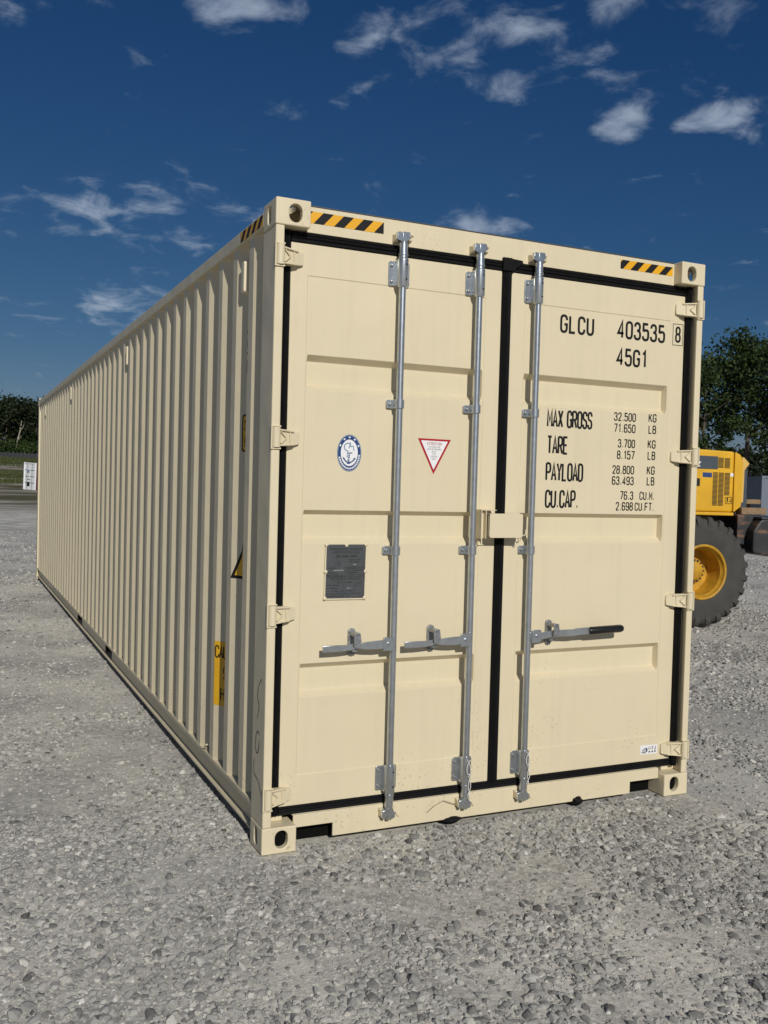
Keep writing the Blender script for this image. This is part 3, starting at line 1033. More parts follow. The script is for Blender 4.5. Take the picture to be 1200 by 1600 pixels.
# ---- hazard stripes
def stripes(parent, u0, u1, z0, z1, place, lean, w, start):
    """slanted bars across a strip; place(u, z, lift)"""
    base = MB()
    base.add([place(u0, z0, 0), place(u1, z0, 0), place(u1, z1, 0), place(u0, z1, 0)], [(0, 1, 2, 3)])
    b = put(base, 'hazard_tape', 'hazard_yellow', parent)
    bars = MB()
    def clip(poly, lo, hi):
        for lim, sgn in ((lo, 1), (hi, -1)):
            out = []
            for i, p in enumerate(poly):
                q_ = poly[(i + 1) % len(poly)]
                ip, iq = (p[0] - lim) * sgn >= 0, (q_[0] - lim) * sgn >= 0
                if ip: out.append(p)
                if ip != iq:
                    t = (lim - p[0]) / (q_[0] - p[0])
                    out.append((lim, p[1] + (q_[1] - p[1]) * t))
            poly = out
            if not poly: return poly
        return poly
    for i in range(-8, 9):
        a = start + 2 * i * w
        poly = clip([(a, z0), (a + w, z0), (a + w + lean, z1), (a + lean, z1)], min(u0, u1), max(u0, u1))
        if len(poly) > 2:
            bars.add([place(u, z, .0006) for u, z in poly], [tuple(range(len(poly)))])
    put(bars, 'stripe', 'black_paint', b)
hp = lambda y: (lambda u, z, l: (u, y - .0012 - l, z))
stripes(head, .166, .541, 2.818, 2.870, hp(.060), .047, .0495, .195)
stripes(head, 1.911, 2.262, 2.824, 2.871, hp(.060), .045, .048, 1.975)
stripes(box_root, .545, .186, 2.812, 2.860, lambda u, z, l: (-.0012 - l, u, z), -.05, -.045, .545)

# ---- doors
GROOVES = ((2.233, 2.207, 2.102, 2.076), (1.533, 1.513, 1.411, 1.381), (.833, .808, .706, .681))
def door(x0, x1, px0, px1, name_label):
    """leaf with a proud rim, a slightly sunk panel and three pressed grooves"""
    xs = [(x0, 0), (px0 - .002, 0), (px0 + .002, 1), (px0 + .005, 1), (px0 + .010, 2), (px1 - .014, 2), (px1 - .006, 1), (px1 - .002, 1), (px1 + .002, 0), (x1, 0)]
    zs = [(.188, 0), (.324, 0), (.327, 1)]
    for a, b_, c, d in reversed(GROOVES):
        zs += [(d, 1), (c, 2), (b_, 2), (a, 1)]
    zs += [(2.582, 1), (2.586, 0), (2.724, 0)]
    nx, nz = len(xs), len(zs)
    vs_, fs = [], []
    for z, kz in zs:
        for x, kx in xs:
            dep = 0 if (kx == 0 or kz == 0) else (.0030 if (kx == 1 or kz == 1) else .040)
            vs_.append((x, DY + dep, z))
    for j in range(nz - 1):
        for i in range(nx - 1):
            fs.append((j * nx + i, j * nx + i + 1, (j + 1) * nx + i + 1, (j + 1) * nx + i))
    o = len(vs_)
    rim = [i for i in range(nx)] + [j * nx + nx - 1 for j in range(1, nz)] + [(nz - 1) * nx + i for i in range(nx - 2, -1, -1)] + [j * nx for j in range(nz - 2, 0, -1)]
    for i in rim:
        x, y, z = vs_[i]
        vs_.append((x, DY + .045, z))
    n = len(rim)
    for i in range(n):
        fs.append((rim[i], o + i, o + (i + 1) % n, rim[(i + 1) % n]))
    mb = MB()
    mb.add(vs_, fs)
    d = put(mb, 'door', 'cream_paint', box_root, bevel=.0018)
    d['label'] = name_label
    return d
door_a = door(.094, 1.190, .176, 1.100, 'wider closed door leaf with seal, triangle sticker and grey plate')
door_b = door(1.246, 2.358, 1.330, 2.262, 'closed door leaf printed with number and weight table')

# ---- rubber gaskets: ribbed strips round both leaves
def gasket_v(x0, x1, z0, z1, parent, yb=.0):
    w = x1 - x0
    P = [(x0, .085), (x0, .066), (x0 + w * .12, .058 + yb), (x0 + w * .3, .062 + yb), (x0 + w * .42, .054 + yb), (x0 + w * .6, .060 + yb), (x0 + w * .75, .054 + yb), (x0 + w * .92, .060 + yb), (x1, .068), (x1, .085)]
    part('gasket', 'rubber', parent, lambda mb: mb.prism(P, lambda x, y: (x, y, z0), lambda x, y: (x, y, z1)))
def gasket_h(z0, z1, x0, x1, parent, yb=0.0):
    w = z1 - z0
    P = [(z0, .085), (z0, .064), (z0 + w * .12, .056 + yb), (z0 + w * .35, .061 + yb), (z0 + w * .5, .053 + yb), (z0 + w * .68, .060 + yb), (z0 + w * .8, .055 + yb), (z1, .064), (z1, .085)]
    part('gasket', 'rubber', parent, lambda mb: mb.prism(P, lambda z, y: (x0, y, z), lambda z, y: (x1, y, z)))
gasket_v(.046, .0945, .150, 2.772, door_a)
gasket_h(2.7235, 2.7725, .0950, 1.2175, door_a)
gasket_h(.1475, .1885, .0950, 1.2175, door_a)
gasket_v(1.1895, 1.2465, .186, 2.792, door_b, -.006)
gasket_h(2.7235, 2.7725, 1.218, 2.3570, door_b)
gasket_h(.1475, .1885, 1.218, 2.3570, door_b)
gasket_v(2.3575, 2.3935, .150, 2.772, door_b, -.018)
part('gasket_cap', 'rubber', door_b, lambda mb: mb.prism([(1.186, 2.726), (1.249, 2.726), (1.262, 2.745), (1.300, 2.770), (1.295, 2.784), (1.186, 2.790)], lambda x, z: (x, .042, z), lambda x, z: (x, .0595, z)), bevel=.002)

# ---- hinges
def hinge(zc, side, parent):
    def f(mb):
        h = .038
        # knuckle on the post
        mb.tube([(mx(.026, side), .006, zc - h - .006), (mx(.026, side), .006, zc + h + .006)], .0195, 14)
        # tapering blade, sloping back from knuckle to leaf
        P = [(.030, -h), (.085, -h + .002), (.146, -h + .012), (.150, -h + .018), (.150, h - .016), (.146, h - .011), (.085, h - .002), (.030, h)]
        yb = lambda x: .010 + max(0, (x - .05)) * .40
        n = len(P)
        mb.add([(mx(x, side), yb(x), zc + z) for x, z in P] + [(mx(x, side), DY + .002 if x > .09 else .05, zc + z) for x, z in P],
               [tuple(range(n)), tuple(range(2 * n - 1, n - 1, -1))] + [(i, (i + 1) % n, n + (i + 1) % n, n + i) for i in range(n)])
        # raised rims and the chevron cast into the blade
        def rib(a, b_, w=.006, t=.005):
            (xa, za), (xb, zb) = a, b_
            d = Vector((xb - xa, zb - za)).normalized() * w / 2
            nx, nz = -d.y, d.x
            Q = [(xa + nx, za + nz), (xb + nx, zb + nz), (xb - nx, zb - nz), (xa - nx, za - nz)]
            mb.prism(Q, lambda x, z: (mx(x, side), yb(x) - t, zc + z), lambda x, z: (mx(x, side), yb(x) + .002, zc + z))
        rib((.046, h - .004), (.120, h - .009), .007, .006)
        rib((.046, -h + .004), (.120, -h + .010), .007, .006)
        rib((.050, h - .012), (.078, 0))
        rib((.078, 0), (.050, -h + .012))
        rib((.098, h - .012), (.098, -h + .012), .005, .003)
    hg = part('hinge', 'cream_paint', parent, f, smooth=40, bevel=.0012)
    # the slot cut round the knuckle in the post strip
    def lip(mb):
        mb.prism([(.0, -.052), (.046, -.052), (.046, -.046), (.006, -.046), (.006, .046), (.046, .046), (.046, .052), (.0, .052)],
                 lambda x, z: (mx(x, side), -.004, zc + z), lambda x, z: (mx(x, side), .008, zc + z))
    part('hinge_lug', 'cream_paint', hg, lip, bevel=.001)
for zc in (2.648, 1.852, 1.066, .247):
    hinge(zc, 0, door_a)
    hinge(zc, 1, door_b)

# ---- locking gear
def bolt(mb, x, z, y, r=.0085, h=.008):
    mb.lathe([(r, .0), (r, h * .5), (r * .7, h * .9), (0.0004, h)], (x, y, z), (0, -1, 0), 10)
mb = MB(); bolt(mb, 0, 0, 0); BOLT = mb.mesh('bolt', ['galvanised_dark'], 40)
mb = MB(); mb.lathe([(.0045, 0), (.0045, .0012), (.0002, .0012)], (0, 0, 0), (.3, -1, 0), 10); RHOLE = mb.mesh('rivet_hole', ['slot_black'])
mb = MB(); mb.lathe([(.0085, 0), (.0085, .003), (.004, .006), (.0002, .0062)], (0, 0, 0), (0, -1, 0), 12); RIVET = mb.mesh('rivet', ['cream_paint'], 40)
def lock_gear(xb, parent, handle_dir, ear):
    yb = .022
    def bar(mb):
        mb.tube([(xb, yb, .20), (xb, yb, 2.71)], .0165, 18)
        mb.tube([(xb, yb, 2.70), (xb, yb, 2.775)], .0205, 16)
        mb.tube([(xb, yb, 2.722), (xb, yb, 2.732)], .0235, 16)
        mb.tube([(xb, yb, .14), (xb, yb, .215)], .0205, 16)
        mb.tube([(xb, yb, .192), (xb, yb, .20)], .0235, 16)
    b = part('lock_bar', 'galvanised', parent, bar, smooth=40)
    # cams at both ends grip lugs on the frame
    for zc, sg in ((2.802, 1), (.112, -1)):
        def cam_(mb):
            mb.box((xb - .011, yb - .016, zc - .030), (xb + .011, yb + .022, zc + .026))
            mb.prism([(-.040, -.012 * sg), (-.036, .022 * sg), (-.022, .026 * sg), (-.010, .012 * sg), (-.010, -.020 * sg)],
                     lambda x, z: (xb + x, yb - .014, zc + z), lambda x, z: (xb + x, yb + .012, zc + z))
            mb.prism([(.008, -.020 * sg), (.008, .022 * sg), (.020, .030 * sg), (.030, .022 * sg), (.026, -.004 * sg)],
                     lambda x, z: (xb + x, yb - .012, zc + z), lambda x, z: (xb + x, yb + .014, zc + z))
            mb.tube([(xb - .032, yb - .004, zc + .004 * sg), (xb + .034, yb - .004, zc + .004 * sg)], .007, 8)
            mb.tube([(xb, yb, zc - .03 * sg), (xb, yb, zc)], [.02, .012], 12)
        part('cam', 'galvanised', b, cam_, smooth=35, bevel=.0015)
        for s_ in (-1, 1):
            x = xb + s_ * .033
            def keeper(mb):
                mb.prism([(.0, -.020), (.0, .020), (-.034, .013), (-.044, .004), (-.044, -.008), (-.034, -.016)],
                         lambda y, z: (x - .008, .060 + y if sg > 0 else .050 + y * .8, zc + z), lambda y, z: (x + .008, .060 + y if sg > 0 else .050 + y * .8, zc + z))
            part('cam_keeper', 'cream_paint', b, keeper, smooth=40, bevel=.002)
        part('keeper_stud', 'cream_paint', b, lambda mb: bolt(mb, xb + .062, zc + .028 * sg, .0605 if sg > 0 else .0495, .007, .010), smooth=40)
    # guide sleeves with bolted flanges
    for za, zb in ((2.580, 2.708), (.208, .338)):
        def sleeve(mb):
            mb.tube([(xb, yb, za - .006), (xb, yb, za + .004), (xb, yb, zb - .004), (xb, yb, zb)], [.021, .0255, .0255, .022], 18)
            P = fillet([(-.058, za + .004), (.050, za + .004), (.050, zb - .010), (-.058, zb - .010)], .012, True)
            mb.prism(P, lambda x, z: (xb + x, DY - .008, z), lambda x, z: (xb + x, DY + .001, z))
            mb.box((xb - .027, yb, za + .004), (xb + .027, DY - .007, zb - .006))
        s_ = part('bar_guide', 'galvanised', b, sleeve, smooth=40, bevel=.0015)
    spots = [(xb + x, DY - .0082, z) for za, zb in ((2.580, 2.708), (.208, .338)) for x in (-.044, .039) for z in (za + .024, zb - .030)]
    spots += [(xb - .036, DY - .010, z) for z in (1.349, 2.034)]
    for sp_ in spots:
        link('bolt', BOLT, b).location = sp_
    for za, zb in ((2.580, 2.708), (.208, .338)):
        for z in (za + .03, zb - .03):
            link('rivet_hole', RHOLE, b).location = (xb + .008, yb - .0243, z)
    # half-way clamps
    for z in (1.349, 2.034):
        def clamp(mb):
            mb.tube([(xb, yb, z - .021), (xb, yb, z + .021)], .0225, 16)
            P = fillet([(-.052, z - .020), (0, z - .020), (0, z + .020), (-.052, z + .020)], .010, True)
            mb.prism(P, lambda x, zz: (xb + x, DY - .010, zz), lambda x, zz: (xb + x, DY + .001, zz))
            mb.box((xb - .022, yb, z - .020), (xb + .022, DY - .009, z + .020))
        part('bar_clamp', 'galvanised', b, clamp, smooth=40, bevel=.0012)
    # handle hub, lever, and the catch that holds it
    s = handle_dir
    zc = .918
    def lever(mb):
        P = fillet([(.008, -.034), (.062, -.034), (.062, .030), (.008, .030)], .006, True)
        mb.prism(P, lambda x, z: (xb + s * x, -.008, zc + z), lambda x, z: (xb + s * x, .004, zc + z))
        mb.box((xb, .0, zc - .022), (xb + s * .03, .03, zc + .02))
        n = 13
        if s < 0:
            pts = [(.030, -.001, -.002, .020), (.10, -.002, -.004, .020), (.15, .0, -.005, .017), (.19, .002, -.006, .011), (.215, .004, -.008, .014),
                   (.25, .006, -.012, .014), (.29, .004, -.012, .015), (.36, .004, -.012, .015)]
        else:
            pts = [(.030, -.001, -.006, .017), (.10, .0, .002, .018), (.145, .003, .008, .016), (.20, .004, .006, .017), (.26, .0, .006, .018), (.29, -.006, .012, .018), (.37, -.008, .014, .018)]
        ring = []
        for x, y, z, h in pts:
            ring.append([(xb + s * x, y - .004, zc + z - h), (xb + s * x, y + .005, zc + z - h), (xb + s * x, y + .005, zc + z + h), (xb + s * x, y - .004, zc + z + h)])
        vs_ = [v for r_ in ring for v in r_]
        fs = [(i * 4 + j, i * 4 + (j + 1) % 4, (i + 1) * 4 + (j + 1) % 4, (i + 1) * 4 + j) for i in range(len(ring) - 1) for j in range(4)]
        mb.add(vs_, fs + [(0, 1, 2, 3), tuple(len(vs_) - 4 + j for j in range(4))])
        bolt(mb, xb + s * .036, zc, -.0085, .008, .006)
    h = part('handle', 'galvanised', b, lever, smooth=35, bevel=.002)
    if s > 0:
        part('grip', 'black_grip', h, lambda mb: mb.tube([(xb + .355, -.008, zc + .013), (xb + .362, -.008, zc + .013), (xb + .552, -.010, zc + .018), (xb + .566, -.010, zc + .018)], [.018, .0205, .0205, .016], 14), smooth=40)
    xc = xb + s * (.197 if s < 0 else .148)
    def catch(mb):
        mb.prism(stadium(xc, zc + .006, .036, .128), lambda x, z: (x, DY - .010, z), lambda x, z: (x, DY + .001, z))
        mb.prism(fillet([(-.017, -.020), (.012, -.026), (.020, .0), (.014, .046), (-.014, .046)], .008, True),
                 lambda x, z: (xc + x, -.016, zc + z + .012), lambda x, z: (xc + x, -.009, zc + z + .012))
        mb.box((xc - .013, -.010, zc + .040), (xc + .013, DY - .008, zc + .056))
        mb.box((xc - .013, .014, zc - .034), (xc + .013, DY - .008, zc - .020))
        bolt(mb, xc, zc + .052, -.0155, .0075, .006)
        bolt(mb, xc, zc - .046, DY - .0102, .0075, .006)
    part('handle_catch', 'galvanised_dark', b, catch, smooth=40, bevel=.0015)
    return b
lock_gear(.628, door_a, -1, 1)
lock_gear(1.040, door_a, -1, 1)
lock_gear(1.378, door_b, 1, 1)

# ---- lock box over the meeting edge
def lockbox(mb):
    x0, x1, z0, z1, t = 1.112, 1.302, 1.412, 1.530, .004
    y0, y1 = -.020, .046
    P = fillet([(x0, z0), (x1, z0), (x1, z1), (x0, z1)], .010, True)
    mb.prism(P, lambda x, z: (x, y0, z), lambda x, z: (x, y0 + t, z))
    mb.box((x0 + .006, y0 + t, z1 - t - .001), (x1 - .006, y1, z1 - .001))
    mb.box((x1 - t - .001, y0 + t, z0 + .004), (x1 - .001, y1, z1 - .006))
    mb.box((x0 + .001, y0 + t, z0 + .01), (x0 + t + .001, y0 + .022, z1 - .01))
lb = part('lock_box', 'cream_paint', door_b, lockbox, bevel=.0015)
def lockplate(mb):
    x0, x1, z0, z1 = 1.078, 1.108, 1.405, 1.548
    mb.box((x0, .004, z0), (x0 + .004, DY + .002, z1))
    mb.box((x1 - .004, .004, z0 + .002), (x1, DY + .002, z1 - .002))
    mb.box((x0 + .004, .03, z0 + .001), (x1 - .004, .034, z1 - .003))
    mb.box((x0 + .002, .006, z1 - .004), (1.165, DY - .004, z1))
    mb.box((x0 + .012, DY - .008, z0 - .034), (1.16, DY + .001, z0 - .030))
    mb.box((x0 + .012, DY - .008, z0 - .03), (x0 + .016, DY + .001, z0))
part('lock_plate', 'cream_paint', door_a, lockplate, bevel=.001)
def hook(mb):
    mb.tube([(1.302, -.006, 1.516), (1.307, -.008, 1.50), (1.306, -.008, 1.432), (1.312, -.008, 1.422), (1.322, -.008, 1.424), (1.328, -.008, 1.434), (1.327, -.008, 1.452)], .0028, 8)
    mb.tube([(1.285, .0, 1.408), (1.29, -.004, 1.40), (1.298, -.004, 1.396), (1.302, -.004, 1.403), (1.296, -.004, 1.412)], .0024, 8)
part('hook', 'cream_paint', lb, hook, smooth=60)

# ---- lettering on the doors
FR = lambda y: (lambda x, z, l: (x, y - l, z))
fd = FR(DY + .0030 - .0006)
def letter(s, x0, z0, x1, z1, place=fd, weight=1.05, gap=1.5, parent=None, m='black_paint', name='lettering', label=None):
    mb = MB()
    text(mb, s, x0, z0, x1, z1, place, weight, gap)
    o = put(mb, name, m, parent or door_b, fix=False)
    if label: o['label'] = label
    return o
letter('GLCU', 1.545, 2.455, 1.757, 2.552, gap=1.7)
letter('403535', 1.908, 2.459, 2.229, 2.558, gap=1.6)
letter('8', 2.297, 2.470, 2.335, 2.560, FR(DY - .0006))
frame = MB()
ribbon(frame, [(2.281, 2.457), (2.350, 2.457), (2.350, 2.571), (2.281, 2.571)], .0035, FR(DY - .0006), True)
put(frame, 'check_digit_frame', 'black_paint', door_b, fix=False)
letter('45G1', 1.908, 2.316, 2.112, 2.412, gap=1.6)
letter('MAX GROSS', 1.484, 1.970, 1.766, 2.066, gap=1.2)
letter('TARE', 1.488, 1.834, 1.618, 1.932, gap=1.2)
letter('PAYLOAD', 1.485, 1.696, 1.717, 1.796, gap=1.2)
letter('CU.CAP.', 1.486, 1.558, 1.694, 1.656, gap=1.3)
for s_, z, xa in (('32.500', 2.026, 1.905), ('71.650', 1.966, 1.907), ('3.700', 1.886, 1.936), ('8.157', 1.825, 1.932), ('28.800', 1.746, 1.905),
                  ('63.493', 1.688, 1.905), ('76.3', 1.610, 1.961), ('2.698', 1.552, 1.935)):
    letter(s_, xa, z, 2.050, z + .047, weight=1.0)
for z in (2.030, 1.889, 1.748):
    letter('KG', 2.136, z, 2.190, z + .047, weight=1.0)
for z in (1.968, 1.828, 1.690):
    letter('LB', 2.138, z, 2.190, z + .047, weight=1.0)
letter('CU.M.', 2.092, 1.611, 2.194, 1.657, weight=1.0)
letter('CU.FT.', 2.062, 1.552, 2.194, 1.598, weight=1.0)

# ---- stickers and plates on the doors
def poly(name, pts, place, m, parent, lift=0.0):
    mb = MB()
    mb.add([place(x, z, lift) for x, z in pts], [tuple(range(len(pts)))])
    return put(mb, name, m, parent, fix=False)
def ell(cx, cz, a, b_, n=40):
    return [(cx + a * math.cos(2 * math.pi * i / n), cz + b_ * math.sin(2 * math.pi * i / n)) for i in range(n)]
ox, oz = .399, 1.798
sk = poly('seal_sticker', ell(ox, oz, .0605, .085), fd, 'sticker_blue', door_a)
sk['label'] = 'oval blue and white anchor seal sticker'
mb = MB(); ribbon(mb, ell(ox, oz, .0578, .0818), .0035, fd, True, .0004); put(mb, 'seal_rim', 'sticker_grey_blue', sk, fix=False)
poly('seal_disc', ell(ox, oz + .001, .0425, .061), fd, 'sticker_white', sk, .0004)
mb = MB()
for a in (28, 60, 90, 120, 152):
    c, s_ = math.cos(R(a)), math.sin(R(a))
    ribbon(mb, [(ox + .0505 * c - .0045 * s_, oz + .0725 * s_ + .0045 * c), (ox + .0505 * c + .0045 * s_, oz + .0725 * s_ - .0045 * c)], .0065, fd, False, .0005)
for a in range(195, 350, 9):
    c, s_ = math.cos(R(a)), math.sin(R(a))
    c2, s2 = math.cos(R(a + 6.5)), math.sin(R(a + 6.5))
    ribbon(mb, [(ox + .0505 * c, oz + .0715 * s_), (ox + .0505 * c2, oz + .0715 * s2)], .0075, fd, False, .0005)
put(mb, 'seal_lettering', 'sticker_white', sk, fix=False)
mb = MB()
ribbon(mb, fillet([(ox - .03, oz - .022), (ox - .016, oz - .04), (ox - .002, oz - .045), (ox + .014, oz - .04), (ox + .03, oz - .024)], .01), .006, fd, False, .0006)
ribbon(mb, [(ox - .002, oz - .043), (ox + .0, oz - .005)], .005, fd, False, .0009)
ribbon(mb, [(ox - .013, oz - .001), (ox + .015, oz + .001)], .0045, fd, False, .0012)
mb.add([fd(ox - .034, oz - .018, .0008), fd(ox - .026, oz - .034, .0008), fd(ox - .022, oz - .024, .0008)], [(0, 1, 2)])
mb.add([fd(ox + .034, oz - .020, .0008), fd(ox + .024, oz - .034, .0008), fd(ox + .020, oz - .024, .0008)], [(0, 1, 2)])
mb.add([fd(ox - .012, oz - .050, .0010), fd(ox + .006, oz - .050, .0010), fd(ox - .002, oz - .034, .0010)], [(0, 1, 2)])
put(mb, 'anchor', 'sticker_blue', sk, fix=False)
mb = MB()
ribbon(mb, fillet([(ox - .004, oz + .006), (ox - .028, oz + .018), (ox - .022, oz + .044), (ox + .006, oz + .046), (ox - .002, oz + .022)], .014), .0055, fd, False, .0007)
ribbon(mb, fillet([(ox + .004, oz + .05), (ox + .006, oz + .026), (ox + .02, oz + .036), (ox + .022, oz + .012)], .01), .0045, fd, False, .0010)
ribbon(mb, fillet([(ox, oz - .006), (ox - .014, oz - .014), (ox + .002, oz - .026), (ox - .01, oz - .036)], .008), .005, fd, False, .0004 + .0010)
put(mb, 'anchor_rope', 'sticker_grey_blue', sk, fix=False)

tr_ = poly('warning_sticker', [(.751, 1.883), (.839, 1.713), (.930, 1.882)], fd, 'sticker_red', door_a)
tr_['label'] = 'white and red triangular attention sticker'
poly('sticker_face', [(.768, 1.8735), (.839, 1.735), (.913, 1.8725)], fd, 'sticker_white', tr_, .0004)
for s_, z, hw, h, m_ in (('ATTENTION', 1.852, .040, .0145, 'sticker_red'), ('THIS CONTAINER', 1.840, .032, .0075, 'brown_ink'), ('MUST BE REPAIRED', 1.829, .038, .0075, 'brown_ink'), ('ONLY', 1.817, .012, .008, 'brown_ink'),
                         ('WITH', 1.806, .009, .008, 'brown_ink'), ('CORTEN', 1.794, .018, .008, 'brown_ink'), ('STEEL', 1.782, .012, .008, 'brown_ink')):
    letter(s_, .8395 - hw, z, .8395 + hw, z + h, FR(DY + .0030 - .0013), weight=.9, parent=tr_, m=m_)

def plate(mb):
    P = [(.2925, 1.1265), (.4915, 1.1245), (.4945, 1.3785), (.2945, 1.3785)]
    mb.prism(P, lambda x, z: (x, DY - .003, z), lambda x, z: (x, DY + .004, z))
pl = part('data_plate', 'plate_grey', door_a, plate)
pl['label'] = 'dark grey engraved approval plate with painted rim'
mb = MB()
ribbon(mb, [(.2915, 1.1255), (.4925, 1.1235), (.4955, 1.3795), (.2935, 1.3795)], .006, FR(DY - .0042), True)
put(mb, 'plate_rim', 'cream_paint', pl, fix=False)
for x, z in ((.296, 1.376), (.3945, 1.374), (.4925, 1.376), (.294, 1.252), (.4925, 1.252), (.293, 1.129), (.490, 1.128)):
    link('rivet', RIVET, pl).location = (x, DY - .004, z)
fp = FR(DY - .0034)
letter('APPROVED FOR TRANSPORT', .312, 1.349, .478, 1.360, fp, 1.0, parent=pl, m='plate_ink')
letter('UNDER CUSTOMS SEAL', .325, 1.335, .465, 1.345, fp, 1.0, parent=pl, m='plate_ink')
letter('TYPE', .345, 1.290, .366, 1.297, fp, .9, parent=pl, m='plate_ink')
letter('CSC SAFETY APPROVAL', .318, 1.212, .472, 1.223, fp, 1.0, parent=pl, m='plate_ink')
rr = random.Random(3)
mb, mp_ = MB(), MB()
def dashes(x0, x1, z, h, which, n):
    w = (x1 - x0) / n
    for i in range(n):
        if rr.random() < .18: continue
        which.add([fp(x0 + i * w, z, 0), fp(x0 + (i + rr.uniform(.6, .9)) * w, z, 0), fp(x0 + (i + .7) * w, z + h, 0), fp(x0 + i * w, z + h, 0)], [(0, 1, 2, 3)])
dashes(.345, .448, 1.316, .011, mb, 13)
for x0, x1, z, n in ((.408, .468, 1.303, 12), (.408, .462, 1.294, 11), (.336, .372, 1.280, 6), (.308, .352, 1.265, 8), (.398, .486, 1.264, 16), (.405, .486, 1.254, 14),
                     (.305, .35, 1.242, 8), (.30, .38, 1.232, 14), (.302, .378, 1.223 + .002, 14), (.398, .45, 1.244, 9), (.398, .484, 1.234, 15),
                     (.298, .362, 1.186, 12), (.298, .358, 1.172, 12), (.298, .44, 1.159, 24), (.298, .44, 1.147, 24), (.298, .42, 1.136, 20), (.345, .43, 1.199, 14), (.447, .476, 1.195, 5), (.447, .476, 1.183, 5), (.45, .48, 1.147, 5)):
    dashes(x0, x1, z, .0048, mb, n)
for x0, x1, z in ((.335, .384, 1.2545), (.425, .446, 1.281), (.402, .422, 1.172)):
    dashes(x0, x1, z, .005, mp_, 4)
for a, b_ in (((.385, 1.272), (.49, 1.272)), ((.392, 1.225), (.392, 1.272)), ((.298, 1.2285), (.49, 1.2285)), ((.441, 1.15), (.441, 1.206)), ((.385, 1.166), (.385, 1.195))):
    ribbon(mb, [a, b_], .0014, FR(DY - .0038), False)
put(mb, 'engraved_text', 'plate_ink', pl, fix=False)
put(mp_, 'stamped_number', 'pale_ink', pl, fix=False)

hs = poly('maker_sticker', [(2.153, .2265), (2.270, .224), (2.272, .2735), (2.1535, .2765)], FR(DY - .0006 + .003), 'sticker_white', door_b)
fh = FR(DY + .003 - .0012)
# this sticker sits on the sunk panel's rim, so lift everything clear of the leaf
for o_ in (hs,):
    for v in o_.data.vertices: v.co.y = DY - .0006
fh = FR(DY - .0012)
poly('sail', [(2.190, .244), (2.203, .244), (2.204, .252), (2.198, .260), (2.190, .263)], fh, 'sticker_blue', hs)
poly('sail', [(2.163, .246), (2.185, .246), (2.185, .262)], fh, 'pale_ink', hs)
mb = MB(); ribbon(mb, fillet([(2.162, .236), (2.172, .241), (2.186, .237), (2.204, .242)], .01), .0045, fh); ribbon(mb, [(2.172, .2315), (2.192, .2335)], .003, fh); put(mb, 'wave', 'black_paint', hs, fix=False)
letter('H', 2.210, .2465, 2.2245, .266, fh, .9, parent=hs, m='brown_ink')
letter('YJ', 2.230, .2465, 2.262, .2675, fh, .9, parent=hs)
mb = MB()
for x in (2.217, 2.237, 2.256):
    mb.add([fh(*p, 0) for p in fillet([(x - .005, .2325), (x + .005, .2325), (x + .005, .2415), (x - .005, .2415)], .003, True)], [tuple(range(len(fillet([(0, 0), (1, 0), (1, 1), (0, 1)], .3, True))))])
put(mb, 'sticker_mark', 'black_paint', hs, fix=False)

# ---- decals pressed over the corrugations of the long side
def wrap(name, mb, m, parent, lift):
    """flat decal in (y, z), cut along the folds and laid on the corrugated sheet"""
    b = bmesh.new()
    vs_ = [b.verts.new((0, p[0], p[1])) for p in mb.v]
    for f in mb.f:
        try: b.faces.new([vs_[i] for i in f])
        except ValueError: pass
    ys = [v.co.y for v in b.verts]
    for y, x in BREAKS:
        if min(ys) < y < max(ys):
            bmesh.ops.bisect_plane(b, geom=b.verts[:] + b.edges[:] + b.faces[:], plane_co=(0, y, 0), plane_no=(0, 1, 0))
    for v in b.verts:
        v.co.x = prof(v.co.y) - lift
    me = bpy.data.meshes.new(name)
    b.to_mesh(me)
    b.free()
    me.materials.append(MATS[m])
    return link(name, me, parent)
flat = lambda u, z, l: (u, z, 0)
def flatpoly(pts):
    mb = MB()
    mb.add([(u, z, 0) for u, z in pts], [tuple(range(len(pts)))])
    return mb
def flattext(rows, weight=.8, gap=1.2):
    mb = MB()
    for s_, y0, z0, y1, z1 in rows:
        text(mb, s_, y0, z0, y1, z1, flat, weight, gap)
    return mb
ca = crest(2)                                      # near edge of the third crest
cs = wrap('caution_sign', flatpoly([(ca + .004, .474), (ca - .205, .474), (ca - .205, .812), (ca + .004, .812)]), 'sticker_yellow', left_wall, .0014)
cs['label'] = 'yellow caution height sign in a trough of the side wall'
wrap('sign_lettering', flattext([('CAUTION', ca - .004, .722, ca - .196, .792)], .9, .9), 'black_paint', cs, .0024)
wrap('sign_lettering', flattext([("9'6\"", ca - .062, .612, ca - .15, .685)], .9, 1.0), 'black_paint', cs, .0024)
wrap('sign_lettering', flattext([('HIGH', ca - .045, .502, ca - .165, .572)], .9, 1.0), 'black_paint', cs, .0024)
cb_ = crest(1)
tr2 = wrap('warning_triangle', flatpoly([(cb_ + .002, 1.172), (cb_ - .208, 1.172), (cb_ - .103, 1.385)]), 'black_paint', left_wall, .0014)
wrap('triangle_face', flatpoly([(cb_ - .026, 1.188), (cb_ - .180, 1.188), (cb_ - .103, 1.350)]), 'sticker_yellow', tr2, .0022)
yl = wrap('height_label', flatpoly(fillet([(cb_ - .052, 1.80), (cb_ - .150, 1.80), (cb_ - .150, 1.985), (cb_ - .052, 1.985)], .018, True)), 'black_paint', left_wall, .0014)
wrap('label_face', flatpoly(fillet([(cb_ - .060, 1.808), (cb_ - .142, 1.808), (cb_ - .142, 1.977), (cb_ - .060, 1.977)], .014, True)), 'sticker_yellow', yl, .0022)
wrap('label_lettering', flattext([('2.9M', cb_ - .066, 1.905, cb_ - .136, 1.958)], .9, .9), 'black_paint', yl, .0030)
